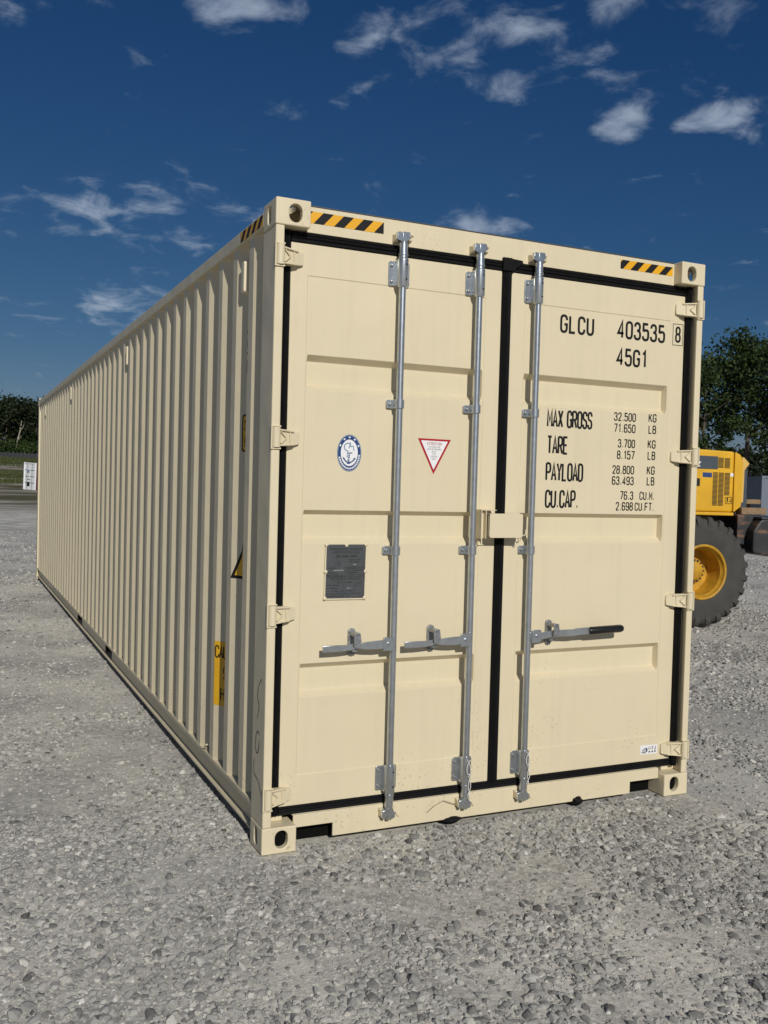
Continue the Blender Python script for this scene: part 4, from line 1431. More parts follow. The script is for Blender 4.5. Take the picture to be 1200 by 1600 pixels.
wrap('label_lettering', flattext([("9'6\"", cb_ - .070, 1.826, cb_ - .134, 1.876)], .9, .9), 'black_paint', yl, .0030)
rows = []
for i, c in enumerate('45G1'):
    rows.append((c, cb_ - .078, 2.36 - i * .092, cb_ - .125, 2.44 - i * .092))
wrap('side_lettering', flattext(rows), 'black_paint', left_wall, .0014)
rows = []
for i, c in enumerate('GLCU4035358'):
    rows.append((c, ca - .078, 2.43 - i * .068, ca - .125, 2.485 - i * .068))
wrap('side_lettering', flattext(rows), 'black_paint', left_wall, .0014)

# ---- ventilators under the roof rail
for y in (.800, 4.150, 7.95, 11.3):
    k = round((y - .350 - FLAT - .1) / PER)
    yc = crest(k) - SLOPE - .035
    def vent(mb):
        P = fillet([(-.034, -.085), (.034, -.085), (.034, .085), (-.034, .085)], .014, True)
        n = len(P)
        a = [(XI + .002, yc + u, 2.645 + v) for u, v in P]
        c = [(XI - .040, yc + u * .72, 2.645 + v * .86) for u, v in P]
        mb.add(a + c, [tuple(range(n, 2 * n))] + [(i, (i + 1) % n, n + (i + 1) % n, n + i) for i in range(n)])
    part('ventilator', 'cream_paint', left_wall, vent, bevel=.003)

# marker scrawl and rub marks on the post, lashing ring on the rail
mb = MB()
pm = lambda u, z, l: (.0022, u, z)
ribbon(mb, fillet([(.060, .775), (.105, .74), (.120, .68), (.085, .655), (.115, .585)], .03), .0058, pm)
ribbon(mb, fillet([(.085, .540), (.125, .520), (.135, .450), (.100, .425), (.075, .47)], .03, True), .0058, pm)
ribbon(mb, fillet([(.140, .395), (.160, .36), (.150, .33), (.08, .315), (.030, .26)], .03), .0045, pm)
put(mb, 'marker_scrawl', 'ink_line', box_root, fix=False)
part('lashing_ring', 'cream_paint', left_rail, lambda mb: mb.tube([(.03, 1.075, .186), (.012, 1.07, .20), (.004, 1.055, .212), (.008, 1.04, .222), (.022, 1.035, .224)], .005, 8), smooth=60)

# small things round the container
def strand(name, label, cat, pts, r, m, k=6):
    mb = MB()
    mb.tube(pts, r, k)
    return tag(put(mb, name, m, smooth=60), label, cat)
def twist(x, z0, z1, label):
    t = empty('string_tie', (x, .0, z0))
    tag(t, label, 'string')
    for ph in (0, math.pi):
        mb = MB()
        n = 26
        pts = []
        for i in range(n + 1):
            f = i / n
            zz = (z1 - z0) * f
            spread = .006 + (.016 * max(0, (f - .55) / .45))
            a = ph + f * 9 * (1 if f < .6 else .55)
            pts.append((math.cos(a) * spread * (1 if f < .6 else 1.1) + .004 * math.sin(f * 5), -.010 + .006 * math.sin(a) - .003, zz))
        mb.tube(pts, .0021, 6)
        put(mb, 'strand', 'rope_white', t, smooth=60)
    return t
twist(1.040, .150, .330, 'white twisted string tied round the middle lock bar foot')
twist(1.381, .175, .338, 'white twisted string tied round the lock bar foot of the printed door')
def scrap(loc, w, h, seed, label):
    rnd = random.Random(seed)
    b = bmesh.new()
    bmesh.ops.create_icosphere(b, subdivisions=2, radius=1)
    for v in b.verts:
        n_ = noise.noise(v.co * 1.3 + Vector((seed, 0, 0)))
        v.co = Vector((v.co.x * w * (1 + .5 * n_), v.co.y * .035, v.co.z * h * (1 + .7 * noise.noise(v.co * 2.1))))
    me = bpy.data.meshes.new('rubber_scrap')
    b.to_mesh(me); b.free()
    me.materials.append(MATS['rubber'])
    o = link('rubber_scrap', me)
    o.location = loc
    return tag(o, label, 'scrap')
scrap((.985, .055, .024), .05, .016, 2, 'flat black scrap under the sill below the middle lock bar')
scrap((1.735, .055, .030), .034, .022, 7, 'lumpy black scrap under the sill of the printed door')
mb = MB()
mb.tube([(.845, .046, .075), (.88, .04, .105), (.93, .035, .128), (.955, .034, .118), (1.0, .036, .100), (1.055, .046, .085)], .0016, 6)
tag(put(mb, 'grass_stalk', 'dry_straw', smooth=60), 'thin bent dry stalk lying against the sill below the middle lock bar', 'stalk')

# ------------------------------------------------------------------ wheel loader behind the container
LO = Vector((7.436, 6.001, 0))
loader = tag(empty('wheel_loader', LO, math.atan2(-.26811, .96339)), 'yellow wheel loader parked behind the cream container, rear end showing', 'loader')
AX = .705                                          # axle height
def lp(name, m, fn, parent=None, **kw):
    return part(name, m, parent or loader, fn, **kw)
def rib_xz(pts, y0, y1):
    return lambda mb: mb.prism(pts, lambda x, z: (x, y0, z), lambda x, z: (x, y1, z))

def wheel(x, y, out):
    """tyre, dished rim and hub; out = -1 faces the camera side"""
    w = empty('wheel', (x - .03, y, AX - .012), R(9)); w.parent = loader
    w.scale = (.972, .972, .972)
    def tyre(mb):
        P = [(.335, -.20), (.345, -.235), (.42, -.262), (.53, -.268), (.60, -.255), (.652, -.235), (.672, -.20), (.678, 0), (.672, .20), (.652, .235), (.60, .255), (.53, .268), (.42, .262), (.345, .235), (.335, .20)]
        mb.lathe(P, (0, 0, 0), (0, 1, 0), 56)
    t = lp('tyre', 'tyre_rubber', tyre, w, smooth=50)
    lug = MB()
    V = []
    for yy, a0, wd in ((.0, .12, .07), (.13, .05, .075), (.235, -.01, .085), (.262, -.015, .08)):
        for da, rr_ in ((-wd, .0), (wd, .0)):
            V.append((yy, a0 + da))
    def lugmesh(sgn):
        mb = MB()
        st = [(.0, .12, .706), (.12, .05, .706), (.215, 0.0, .700), (.258, -.01, .672), (.272, -.012, .615)]
        ring = []
        for yy, a, r_ in st:
            ring.append([(r_, a - .050, yy), (r_, a + .050, yy), (r_ - .06, a + .072, yy - (.015 if yy > .2 else 0)), (r_ - .06, a - .072, yy - (.015 if yy > .2 else 0))])
        vs_ = [(r_ * math.sin(a), sgn * yy, r_ * math.cos(a)) for g in ring for r_, a, yy in g]
        fs = [(i * 4 + j, i * 4 + (j + 1) % 4, (i + 1) * 4 + (j + 1) % 4, (i + 1) * 4 + j) for i in range(len(ring) - 1) for j in range(4)]
        mb.add(vs_, fs + [(0, 1, 2, 3), tuple(len(vs_) - 4 + j for j in range(4))])
        return mb.mesh('tread_lug', ['tyre_rubber'], 60)
    L1, L2 = lugmesh(1), lugmesh(-1)
    n = 24
    for i in range(n):
        for L_, off in ((L1, 0), (L2, .5)):
            o = link('tread_lug', L_, w)
            o.rotation_euler = (0, (i + off) * 2 * math.pi / n, 0)
    s = out
    def rim(mb):
        P = [(.352, s * .215), (.352, s * .250), (.338, s * .258), (.322, s * .250), (.318, s * .215), (.298, s * .19), (.292, -s * .03), (.285, -s * .05), (.20, -s * .055), (.17, -s * .03)]
        mb.lathe(P, (0, 0, 0), (0, 1, 0), 48)
    r_ = lp('rim', 'rim_ochre', rim, w, smooth=35)
    def hub(mb):
        mb.lathe([(.175, -s * .05), (.172, s * .02), (.15, s * .05), (.12, s * .055), (.115, s * .085), (.085, s * .10), (.0005, s * .105)], (0, 0, 0), (0, 1, 0), 36)
    h_ = lp('hub', 'rim_ochre', hub, w, smooth=35)
    mb = MB(); mb.lathe([(.014, 0), (.014, s * .016), (.001, s * .018)], (0, 0, 0), (0, 1, 0), 6); nut = mb.mesh('wheel_nut', ['loader_dark'])
    for i in range(16):
        a = 2 * math.pi * i / 16
        link('wheel_nut', nut, w).location = (.137 * math.cos(a), s * .052, .137 * math.sin(a))
    return w
wheel(0, -.985, -1)
wheel(0, .985, 1)
wheel(-3.0, -.985, -1)
wheel(-3.0, .985, 1)

lp('chassis', 'loader_dark', rib_xz([(-1.15, .62), (.72, .62), (.72, 1.40), (-1.15, 1.40)], -.46, .46), bevel=.02)
lp('axle', 'loader_dark', lambda mb: mb.tube([(0, -.80, AX), (0, -.3, AX), (0, 0, AX), (0, .3, AX), (0, .80, AX)], [.16, .2, .3, .2, .16], 16), smooth=50)
def hood(mb):
    P = fillet([(-1.10, 1.432), (.652, 1.425), (.652, 2.205), (-1.10, 2.275)], .03, True)
    mb.prism(P, lambda x, z: (x, -.72, z), lambda x, z: (x, .72, z))
hd = lp('hood', 'loader_yellow', hood, bevel=.035)
lp('hood_sill', 'loader_yellow', rib_xz([(-1.10, 1.385), (.66, 1.38), (.66, 1.421), (-1.10, 1.428)], -.735, .735), bevel=.008)
def cover(mb):
    P = fillet([(.662, 1.42), (.768, 1.50), (.782, 2.06), (.742, 2.165), (.662, 2.203)], .025, True)
    mb.prism(P, lambda x, z: (x, -.715, z), lambda x, z: (x, .715, z))
lp('radiator_cover', 'loader_yellow', cover, bevel=.03)
lp('tail_fin', 'loader_pale', rib_xz([(.772, 2.14), (.80, 2.135), (.878, 2.055), (.812, 1.97), (.806, 1.56), (.775, 1.545)], -.70, -.64), bevel=.006)
lp('tail_fin', 'loader_pale', rib_xz([(.772, 2.14), (.80, 2.135), (.878, 2.055), (.812, 1.97), (.806, 1.56), (.775, 1.545)], .64, .70), bevel=.006)
lp('radiator', 'loader_slate', rib_xz([(.786, 1.46), (.90, 1.46), (.89, 2.0), (.786, 2.04)], -.63, .63), bevel=.01)
lp('side_panel', 'loader_slate', rib_xz([(-.95, 1.982), (.424, 1.972), (.422, 2.136), (-.95, 2.165)], -.7265, -.71), hd, bevel=.003)
mb = MB()
text(mb, 'PZ', .062, 2.002, .187, 2.062, lambda x, z, l: (x, -.7275 - l, z), 1.2)
put(mb, 'lettering', 'sticker_white', hd, fix=False)
# louvre slots
def slots(x0, x1, z0, z1, rows):
    mb = MB()
    mb.box((0, -.004, 0), (x1 - x0, .001, (z1 - z0) / rows * .58))
    me = mb.mesh('louvre', ['slot_black'])
    for i in range(rows):
        link('louvre', me, hd).location = (x0, -.7200, z0 + (z1 - z0) * (i + .2) / rows)
slots(.428, .502, 1.990, 2.124, 9)
slots(.516, .590, 1.986, 2.120, 9)
slots(.362, .428, 1.505, 1.935, 27)
slots(.440, .512, 1.505, 1.933, 27)
slots(.524, .596, 1.640, 1.931, 18)
lp('decal', 'sticker_blue', rib_xz([(.222, 1.868), (.348, 1.865), (.347, 1.925), (.221, 1.928)], -.7225, -.719), hd)
lp('decal', 'sticker_white', rib_xz([(.600, 1.885), (.655 - .012, 1.884), (.655 - .012, 1.925), (.600, 1.926)], -.7225, -.719), hd)
lp('vent_port', 'slot_black', rib_xz([(.02, 1.75), (.185, 1.75), (.185, 1.85), (.02, 1.85)], -.7225, -.719), hd)
mb = MB()
ribbon(mb, [(.545, 1.535), (.632, 1.535), (.632, 1.615), (.545, 1.615)], .006, lambda x, z, l: (x, -.7222, z), True)
text(mb, '1', .548, 1.545, .588, 1.608, lambda x, z, l: (x, -.7228 - l, z), 1.6)
ribbon(mb, [(.597, 1.562), (.618, 1.562), (.618, 1.59)], .008, lambda x, z, l: (x, -.7226, z))
put(mb, 'number_decal', 'black_paint', hd, fix=False)
# tail: deck, counterweight, bumper
lp('rear_deck', 'rusty_black_steel', rib_xz([(.68, 1.02), (1.02, 1.00), (1.04, 1.385), (.68, 1.40)], -.80, .80), bevel=.01)
cw = lp('counterweight', 'rusty_black_steel', rib_xz(fillet([(.80, .91), (1.35, .84), (1.62, .95), (1.66, 1.345), (.905, 1.352), (.80, 1.20)], .05, True), -.98, .98), bevel=.025)
lp('counterweight_lip', 'loader_slate', rib_xz([(.90, 1.354), (1.665, 1.347), (1.665, 1.372), (.90, 1.379)], -.99, .99), cw)
lp('tail_label', 'sticker_white', rib_xz([(1.03, 1.175), (1.10, 1.173), (1.10, 1.213), (1.03, 1.215)], -.9835, -.979), cw)
lp('tail_lamp', 'sticker_red', rib_xz([(1.03, 1.222), (1.10, 1.221), (1.10, 1.246), (1.03, 1.247)], -.9835, -.979), cw)
# the front half, hidden behind the container from here
lp('cab', 'loader_yellow', rib_xz([(-2.35, 1.35), (-1.13, 1.35), (-1.13, 1.75), (-2.35, 1.75)], -.75, .75), bevel=.03)
for x, y in ((-2.28, -.70), (-2.28, .70), (-1.2, -.70), (-1.2, .70)):
    lp('cab_pillar', 'loader_dark', lambda mb: mb.box((x - .045, y - .045, 1.752), (x + .045, y + .045, 3.08)), bevel=.01)
lp('cab_window', 'glass_dark', lambda mb: mb.box((-2.25, -.655, 1.752), (-1.23, .655, 3.07)))
lp('cab_roof', 'loader_yellow', rib_xz(fillet([(-2.5, 3.083), (-1.05, 3.083), (-1.1, 3.22), (-2.42, 3.24)], .04, True), -.82, .82), bevel=.03)
lp('front_frame', 'loader_yellow', rib_xz([(-3.6, .62), (-2.0, .62), (-2.0, 1.2), (-2.9, 1.75), (-3.5, 1.6)], -.42, .42), bevel=.02)
lp('front_axle', 'loader_dark', lambda mb: mb.tube([(-3, -.80, AX), (-3, 0, AX), (-3, .80, AX)], [.16, .28, .16], 16), smooth=50)
for y in (-.52, .52):
    lp('lift_arm', 'loader_yellow', rib_xz([(-2.7, 1.75), (-3.0, 1.85), (-4.3, .75), (-4.5, .35), (-4.3, .3), (-4.05, .6), (-2.75, 1.5)], y - .07, y + .07), bevel=.01)
    lp('mudguard', 'loader_yellow', rib_xz([(-3.75, 1.05), (-3.55, 1.42), (-2.5, 1.46), (-2.3, 1.2), (-2.34, 1.17), (-2.53, 1.41), (-3.52, 1.37), (-3.71, 1.03)], (y * 1.45 - .25), (y * 1.45 + .25)))
lp('bucket', 'rusty_black_steel', rib_xz([(-4.35, .95), (-4.5, 1.05), (-4.42, .3), (-4.7, .12), (-5.5, .04), (-5.5, .02), (-4.6, .02), (-4.34, .25)], -1.3, 1.3))

def timber(loc, size, rz, label):
    mb = MB()
    mb.box((-size[0] / 2, -size[1] / 2, 0), (size[0] / 2, size[1] / 2, size[2]))
    o = put(mb, 'timber_block', 'weathered_wood', bevel=.006)
    o.rotation_euler = (0, 0, rz + math.atan2(-.26811, .96339))
    t = Vector((.96339, -.26811, 0)); n_ = Vector((.26811, .96339, 0))
    o.location = LO + t * loc[0] + n_ * loc[1] + Vector((0, 0, loc[2]))
    return tag(o, label, 'timber', 'wood blocks on the tail of the loader')
timber((.92, -.70, 1.402), (.36, .14, .088), .05, 'lower weathered wood block on the loader tail beside the tyre')
timber((.90, -.28, 1.402), (.40, .20, .13), -.03, 'thick wood block far back on the loader tail deck')
timber((1.04, -.40, 1.5335), (.27, .20, .062), -.10, 'topmost wood block of the pile on the loader tail')

# ------------------------------------------------------------------ pale storage containers to the right
def plain_container(loc, rz, L, m_side, m_door, label, group=None, doors=False, size=(2.44, 2.59), tilt=0):
    w, h = size
    r_ = empty('storage_container', loc, rz)
    r_.rotation_euler = (0, tilt, rz)
    tag(r_, label, 'container', group)
    def ridged(mb, a, b_, nrm):
        a, b_, nrm = Vector(a), Vector(b_), Vector(nrm)
        n = max(4, int((b_ - a).length / .14))
        pts = []
        for i in range(n + 1):
            p = a + (b_ - a) * i / n + nrm * (.035 if (i // 2) % 2 else 0)
            pts.append(p)
        mb.add([(p.x, p.y, .12) for p in pts] + [(p.x, p.y, h - .1) for p in pts], [(i, i + 1, n + 2 + i, n + 1 + i) for i in range(n)])
    for a, b_, nr in (((0.04, .1, 0), (.04, L - .1, 0), (1, 0, 0)), ((w - .04, .1, 0), (w - .04, L - .1, 0), (-1, 0, 0)), ((.1, L - .04, 0), (w - .1, L - .04, 0), (0, -1, 0))):
        part('wall', m_side, r_, lambda mb: ridged(mb, a, b_, nr))
    part('roof', m_side, r_, lambda mb: mb.box((.03, .03, h - .1), (w - .03, L - .03, h - .03)))
    for x in (0, w - .12):
        for y in (0, L - .14):
            part('corner_post', m_door, r_, lambda mb: mb.box((x, y, 0), (x + .12, y + .14, h)), bevel=.01)
    for z in (0.0, h - .13):
        part('end_beam', m_door, r_, lambda mb: mb.box((.12, .02, z + .02), (w - .12, .12, z + .12)))
    for x0, x1 in ((.14, w / 2 - .02), (w / 2 + .02, w - .14)):
        d = part('door', m_door, r_, lambda mb: mb.box((x0, .06, .13), (x1, .10, h - .125)), bevel=.01)
        if doors:
            hh = (h - .25) / 4
            for k in range(1, 4):
                part('door_groove', 'slot_black', d, lambda mb: mb.box((x0 + .05, .052, .13 + k * hh - .03), (x1 - .05, .0605, .13 + k * hh + .02)))
        part('lock_bar', 'galvanised_dark', d, lambda mb: mb.tube([((x0 + x1) / 2, .04, .1), ((x0 + x1) / 2, .04, h - .1)], .025, 8))
    if doors:
        part('door_mark', 'slot_black', r_, lambda mb: mb.box((.50, .050, .38), (.95, .058, .78)))
        part('door_mark', 'sticker_grey_blue', r_, lambda mb: mb.box((.55, .050, 1.60), (.88, .058, 1.88)))
        part('door_mark', 'slot_black', r_, lambda mb: mb.box((.50, .050, .98), (1.02, .058, 1.03)))
    return r_
plain_container((4.72, 88.0, rise(4.8, 88) - .05), R(-62), 6.06, 'oxide_red_paint', 'white_container_paint', 'small white doored container far left by the grassy rise', doors=True, size=(1.85, 2.55), tilt=R(2.6))
v_r = Vector((.42, .907, 0))
plain_container((33.4, 28.7, -.01), R(-20), 6.06, 'blue_grey_paint', 'blue_grey_paint', 'pale blue grey container behind the loader tail', 'pale containers beyond the loader')
plain_container((36.1, 27.6, -.01), R(-24), 6.06, 'blue_grey_paint', 'blue_grey_paint', 'pale blue grey container at the right edge, under the trees', 'pale containers beyond the loader')

# ------------------------------------------------------------------ trees and bushes
def leaves_mesh(name, pts, size, m, rnd, up=.3):
    """a leaf-sized bent quad at each point"""
    vs_, fs, ti = [], [], []
    for p, t in pts:
        d = Vector((rnd.gauss(0, 1), rnd.gauss(0, 1), rnd.gauss(0, 1) + up)).normalized()
        a = d.orthogonal().normalized()
        a = (Matrix.Rotation(rnd.uniform(0, 6.28), 3, d) @ a)
        b_ = d.cross(a)
        s_ = size * rnd.uniform(.6, 1.35)
        i = len(vs_)
        vs_ += [p - a * s_ * .5, p + b_ * s_ * .32 + d * s_ * .06, p + a * s_ * .55, p - b_ * s_ * .32 + d * s_ * .06]
        fs.append((i, i + 1, i + 2, i + 3))
        ti += [t] * 4
    me = bpy.data.meshes.new(name)
    me.from_pydata(vs_, [], fs)
    at = me.attributes.new('tint', 'FLOAT', 'POINT')
    at.data.foreach_set('value', ti)
    me.materials.append(MATS[m])
    return me

def tree(loc, h, spread, label, seed, leaf='leaf_mid', n_clump=60, per=70, size=.2, bole=.22, trunk_r=None, bark='bark', group=None, name='tree', narrow=1.0, clump_r=.55):
    rnd = random.Random(seed)
    r_ = tag(empty(name, loc), label, 'tree', group)
    tr0 = trunk_r or h * .016
    mb = MB()
    lean = Vector((rnd.gauss(0, .02), rnd.gauss(0, .02), 1))
    top = [Vector((0, 0, -.2))]
    for i in range(1, 8):
        f = i / 7
        top.append(Vector((lean.x * h * f + rnd.gauss(0, .012) * h * f, lean.y * h * f + rnd.gauss(0, .012) * h * f, h * .93 * f)))
    mb.tube(top, [tr0 * (1.25 if i == 0 else 1 - .86 * i / 7) for i in range(8)], 8)
    tips = []
    def trunk_at(f):
        x = f * 7; i = min(6, int(x)); t = x - i
        return top[i].lerp(top[i + 1], t)
    n_l = max(9, int(n_clump * .3))
    for i in range(n_l):
        f = bole + (1 - bole) * (i + rnd.random()) / n_l * .95
        a = rnd.uniform(0, 6.283)
        reach = spread * (math.sin(math.pi * min(1, .18 + .82 * (f - bole) / (1 - bole))) ** .6) * rnd.uniform(.65, 1.1) * narrow
        st = trunk_at(f)
        en = st + Vector((math.cos(a) * reach, math.sin(a) * reach, reach * rnd.uniform(.25, .8)))
        mid = st.lerp(en, .5) + Vector((0, 0, reach * .08))
        mb.tube([st, mid, en], [tr0 * .45 * (1 - f * .6), tr0 * .28 * (1 - f * .5), tr0 * .08], 5)
        for q_ in (.45, .7, .9, 1.05):
            tips.append(st.lerp(en, q_) + Vector((rnd.gauss(0, .16), rnd.gauss(0, .16), rnd.gauss(0, .12))) * spread * .8)
    tips.append(trunk_at(.99)); tips.append(trunk_at(.93))
    put(mb, 'trunk', bark, r_, smooth=60)
    pts = []
    rnd.shuffle(tips)
    for i in range(n_clump):
        c = tips[i % len(tips)] + (Vector((rnd.gauss(0, .2), rnd.gauss(0, .2), rnd.gauss(0, .2))) * spread * .4 if i >= len(tips) else Vector((0, 0, 0)))
        cr_ = clump_r * rnd.uniform(.6, 1.4)
        base_t = rnd.uniform(.1, .9)
        for _ in range(int(per * rnd.uniform(.6, 1.3))):
            d = Vector((rnd.gauss(0, 1), rnd.gauss(0, 1), rnd.gauss(0, .75)))
            pts.append((c + d * cr_ * .55, min(1, max(0, base_t + rnd.gauss(0, .22)))))
    link('crown', leaves_mesh('crown', pts, size, leaf, rnd), r_)
    return r_

def bush(loc, w, h, label, seed, leaf='leaf_bush', n=1200, size=.18, group=None):
    rnd = random.Random(seed)
    r_ = tag(empty('bush', loc), label, 'bush', group)
    mb = MB()
    for i in range(6):
        a = rnd.uniform(0, 6.28)
        mb.tube([(0, 0, -.1), (math.cos(a) * w * .15, math.sin(a) * w * .15, h * .4), (math.cos(a) * w * .35, math.sin(a) * w * .35, h * .8)], [.05, .035, .01], 5)
    put(mb, 'stem', 'bark', r_, smooth=60)
    cl = [(Vector((rnd.uniform(-1, 1) * w * .45, rnd.uniform(-1, 1) * w * .4, rnd.uniform(.15, .85) * h)), rnd.uniform(.1, .9), rnd.uniform(.14, .3) * min(w, h * 1.3)) for _ in range(16)]
    pts = []
    for _ in range(n):
        c, t, cr_ = rnd.choice(cl)
        p = c + Vector((rnd.gauss(0, 1), rnd.gauss(0, 1), rnd.gauss(0, .7))) * cr_ * .6
        p.z = max(.02, p.z)
        pts.append((p, min(1, max(0, t + rnd.gauss(0, .2)))))
    link('foliage', leaves_mesh('foliage', pts, size, leaf, rnd), r_)
    return r_

def at_depth(px, py, dep):
    return CAM + ray(px, py) * dep
def stand(px, dep):
    p = at_depth(px, 760, dep)
    return Vector((p.x, p.y, rise(p.x, p.y) - .05))
G1 = 'tall trees beyond the loader'
tree(stand(1098, 47), 8.9, 2.0, 'leafy tree nearest the container edge, behind the loader hood', 21, n_clump=80, per=100, size=.19, bole=.42, group=G1, clump_r=.6)
tree(stand(1163, 48), 10.2, 2.3, 'tallest leafy tree with sky showing through its crown, above the loader tail', 22, n_clump=95, per=100, size=.19, bole=.46, group=G1, clump_r=.62)
tree(stand(1222, 46), 9.6, 2.2, 'leafy tree cut by the right edge of the picture', 23, n_clump=85, per=100, size=.19, bole=.42, group=G1, clump_r=.6)
tree(stand(1040, 52), 9.0, 2.2, 'leafy tree hidden behind the cream container', 24, n_clump=60, per=50, size=.2, bole=.25, group=G1)
tree(stand(1290, 50), 9.4, 2.4, 'leafy tree just outside the right edge of the picture', 25, n_clump=60, per=50, size=.2, bole=.25, group=G1)
G2 = 'undergrowth below the tall trees'
for i, (px, dep, w, h, lab) in enumerate(((1150, 52, 3.0, 3.3, 'dark bush right behind the loader hood, left of the pale containers'), (1192, 54, 4.2, 4.6, 'tall dark bush rising behind the pale containers'),
                                         (1088, 52, 2.6, 3.4, 'low dark bush beside the right edge of the cream container'), (1235, 53, 3.8, 4.2, 'dark bush beyond the right edge of the picture'))):
    bush(stand(px, dep), w, h, lab, 40 + i, 'leaf_dark', 1500, .19, G2)

# far wood and a roof seen through the gap on the right
def far_wood(name, label, pxs, dep, hmin, hmax, seed, n=5200, size=1.1, depth=10):
    rnd = random.Random(seed)
    pts = []
    for _ in range(n):
        f = rnd.random()
        p = stand(pxs[0] + (pxs[1] - pxs[0]) * f, dep + rnd.uniform(0, depth))
        hh = hmin + (hmax - hmin) * (.5 + .5 * noise.noise(Vector((f * 22, seed, 0)))) * (.75 + .5 * noise.noise(Vector((f * 70, seed, 3))))
        pts.append((p + Vector((0, 0, hh * rnd.random() ** .6)), rnd.random()))
    o = link(name, leaves_mesh(name, pts, size, 'leaf_dark', rnd))
    return tag(o, label, 'woods', kind='stuff')
far_wood('distant_woods', 'distant dark tree line seen below the tree crowns on the right', (1040, 1330), 190, 9, 14.5, 3)
far_wood('distant_woods', 'dark distant tree line closing the horizon behind the cream container', (72, 1040), 186, 7, 12.5, 6, n=12000, size=1.3)
sh = tag(empty('shed', stand(1116, 110), R(40)), 'low shed with grey brown roof far off between the trees', 'shed')
part('wall', 'shed_wall', sh, lambda mb: mb.box((-5, -3, 0), (5, 3, 4.4)))
part('roof', 'shed_roof', sh, lambda mb: mb.prism([(-3.4, 4.4), (3.4, 4.4), (0, 6.6)], lambda y, z: (-5.3, y, z), lambda y, z: (5.3, y, z)))

# left: wood behind a silt fence on the rise
G3 = 'trees of the wood on the far rise'
rt = random.Random(9)
spots = [(-22, 166, 11), (-5, 170, 9.6), (8, 166, 10.3), (20, 171, 10.6), (31, 165, 9.8), (43, 170, 10.0), (54, 164, 10.2), (68, 169, 10.4)]
wood_labels = {-5: 'dark tree cut by the left edge of the picture', 8: 'dark tree second from the left edge, behind the fence', 20: 'dark round topped tree left of the pale dead trunk', 31: 'dark tree over the pale dead trunk',
               43: 'dark tree above the small white container', 54: 'dark tree touching the far end of the cream container', -22: 'dark tree just outside the left edge of the picture', 68: 'dark tree hidden behind the far end of the cream container'}
for i, (px, dep, h) in enumerate(spots):
    tree(stand(px, dep), h, 3.6, wood_labels.get(px, 'dark broad tree of the far wood, out of the picture or behind the cream container'), 60 + i, 'leaf_dark', n_clump=70, per=26, size=.55, bole=.08, group=G3, clump_r=1.25)
dead = tag(empty('dead_tree', stand(21, 160)), 'pale bare dead trunk leaning in front of the dark wood', 'tree')
mb = MB()
mb.tube([(0, 0, 0), (.35, 0, 1.4), (.55, 0, 3.0), (1.0, 0, 5.0), (1.15, 0, 6.4)], [.17, .15, .13, .1, .05], 7)
put(mb, 'trunk', 'pale_bark', dead, smooth=60)
mb = MB(); mb.tube([(.95, 0, 4.7), (1.4, .1, 5.3), (1.6, .1, 6.0)], [.07, .05, .02], 6); put(mb, 'limb', 'pale_bark', dead, smooth=60)
mb = MB(); mb.tube([(.55, 0, 3.0), (1.2, -.1, 3.9)], [.06, .02], 6); put(mb, 'limb', 'pale_bark', dead, smooth=60)
G4 = 'green bushes along the far fence'
for i, px in enumerate((-12, 0, 9, 18, 29, 38, 47, 56, 66)):
    lab = {0: 'green bush behind the fence at the left edge', 9: 'green bush behind the fence left of the dead trunk', 18: 'green bush at the foot of the pale dead trunk', 29: 'green bush behind the fence right of the dead trunk',
           38: 'green bush behind the fence above the small white container', 47: 'second green bush behind the fence from the cream container', 56: 'green bush behind the fence touching the cream container', -12: 'green bush behind the fence just outside the left edge', 66: 'green bush behind the fence hidden by the cream container'}.get(px, 'green bush behind the far fence, out of the picture or hidden')
    bush(stand(px, 157.5 + (i % 3)), 3.6, 2.3 + .5 * ((i * 7) % 3), lab, 80 + i, 'leaf_bush', 420, .42, G4)

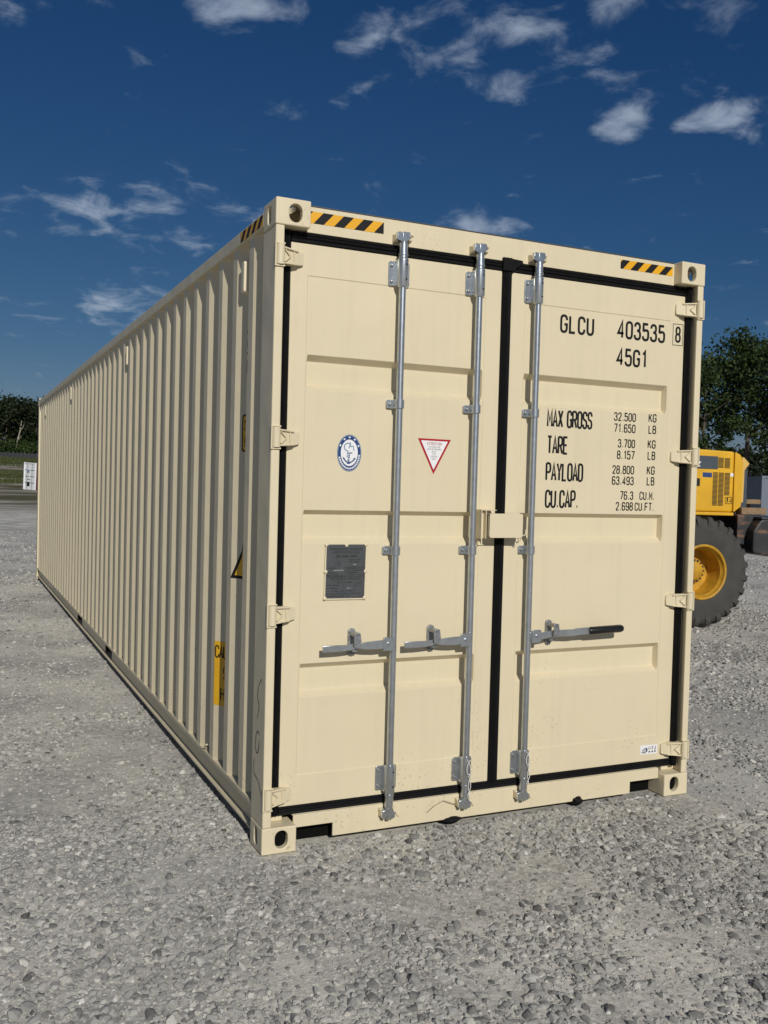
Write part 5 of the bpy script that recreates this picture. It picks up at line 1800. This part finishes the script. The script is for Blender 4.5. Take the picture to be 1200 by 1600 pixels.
fence = tag(empty('silt_fence', stand(20, 152)), 'low dark silt fence along the foot of the far wood', 'fence')
fo = fence.location
fpts = [stand(px, 152) for px in range(-70, 140, 6)]
for a, b_ in zip(fpts, fpts[1:]):
    mb = MB()
    sag = -.06
    n_ = Vector((0, .01, 0))
    mid = (a + b_) / 2
    top = [a + Vector((0, 0, 1.1)), mid + Vector((0, 0, 1.1 + sag)), b_ + Vector((0, 0, 1.1))]
    bot = [a, mid, b_]
    V = [p - fo + o_ for o_ in (n_, -n_) for L_ in (bot, top) for p in L_]
    mb.add(V, [(0, 1, 4, 3), (1, 2, 5, 4), (6, 9, 10, 7), (7, 10, 11, 8), (3, 4, 10, 9), (4, 5, 11, 10), (0, 3, 9, 6), (2, 8, 11, 5)])
    put(mb, 'fabric_panel', 'fence_fabric', fence)
for a in fpts:
    part('post', 'fence_post_wood', fence, lambda mb: mb.box((a.x - fo.x - .03, a.y - fo.y - .07, a.z - fo.z - .1), (a.x - fo.x + .03, a.y - fo.y - .012, a.z - fo.z + 1.16)))

# rough grass on the bank below the fence
def grass_stuff():
    rnd = random.Random(77)
    vs_, fs, ti = [], [], []
    def blade(p, h, w):
        i = len(vs_)
        a = rnd.uniform(0, 6.28)
        d = Vector((math.cos(a), math.sin(a), 0)) * w
        l = Vector((rnd.gauss(0, .3), rnd.gauss(0, .3), 0)) * h
        vs_.extend([p - d, p + d, p + l + Vector((0, 0, h))])
        fs.append((i, i + 1, i + 2))
        t = rnd.random()
        ti.extend([t] * 3)
    for _ in range(9000):
        dep = rnd.uniform(140, 153)
        blade(stand(rnd.uniform(-60, 110), dep) + Vector((0, 0, .04)), rnd.uniform(.2, .45), rnd.uniform(.05, .12))
    k = 0
    while k < 9000:
        p = stand(rnd.uniform(-60, 90), rnd.uniform(58, 140))
        if noise.noise(Vector((p.x * .1, p.y * .16, 5))) < .12: 
            k += .2
            continue
        k += 1
        blade(p + Vector((0, 0, .04)), rnd.uniform(.12, .3), rnd.uniform(.04, .1))
    me = bpy.data.meshes.new('grass')
    me.from_pydata(vs_, [], fs)
    at = me.attributes.new('tint', 'FLOAT', 'POINT')
    at.data.foreach_set('value', ti)
    me.materials.append(MATS['grass_blade'])
    tag(link('grass', me), 'rough grass tufts on the far rise', 'grass', kind='stuff')
grass_stuff()
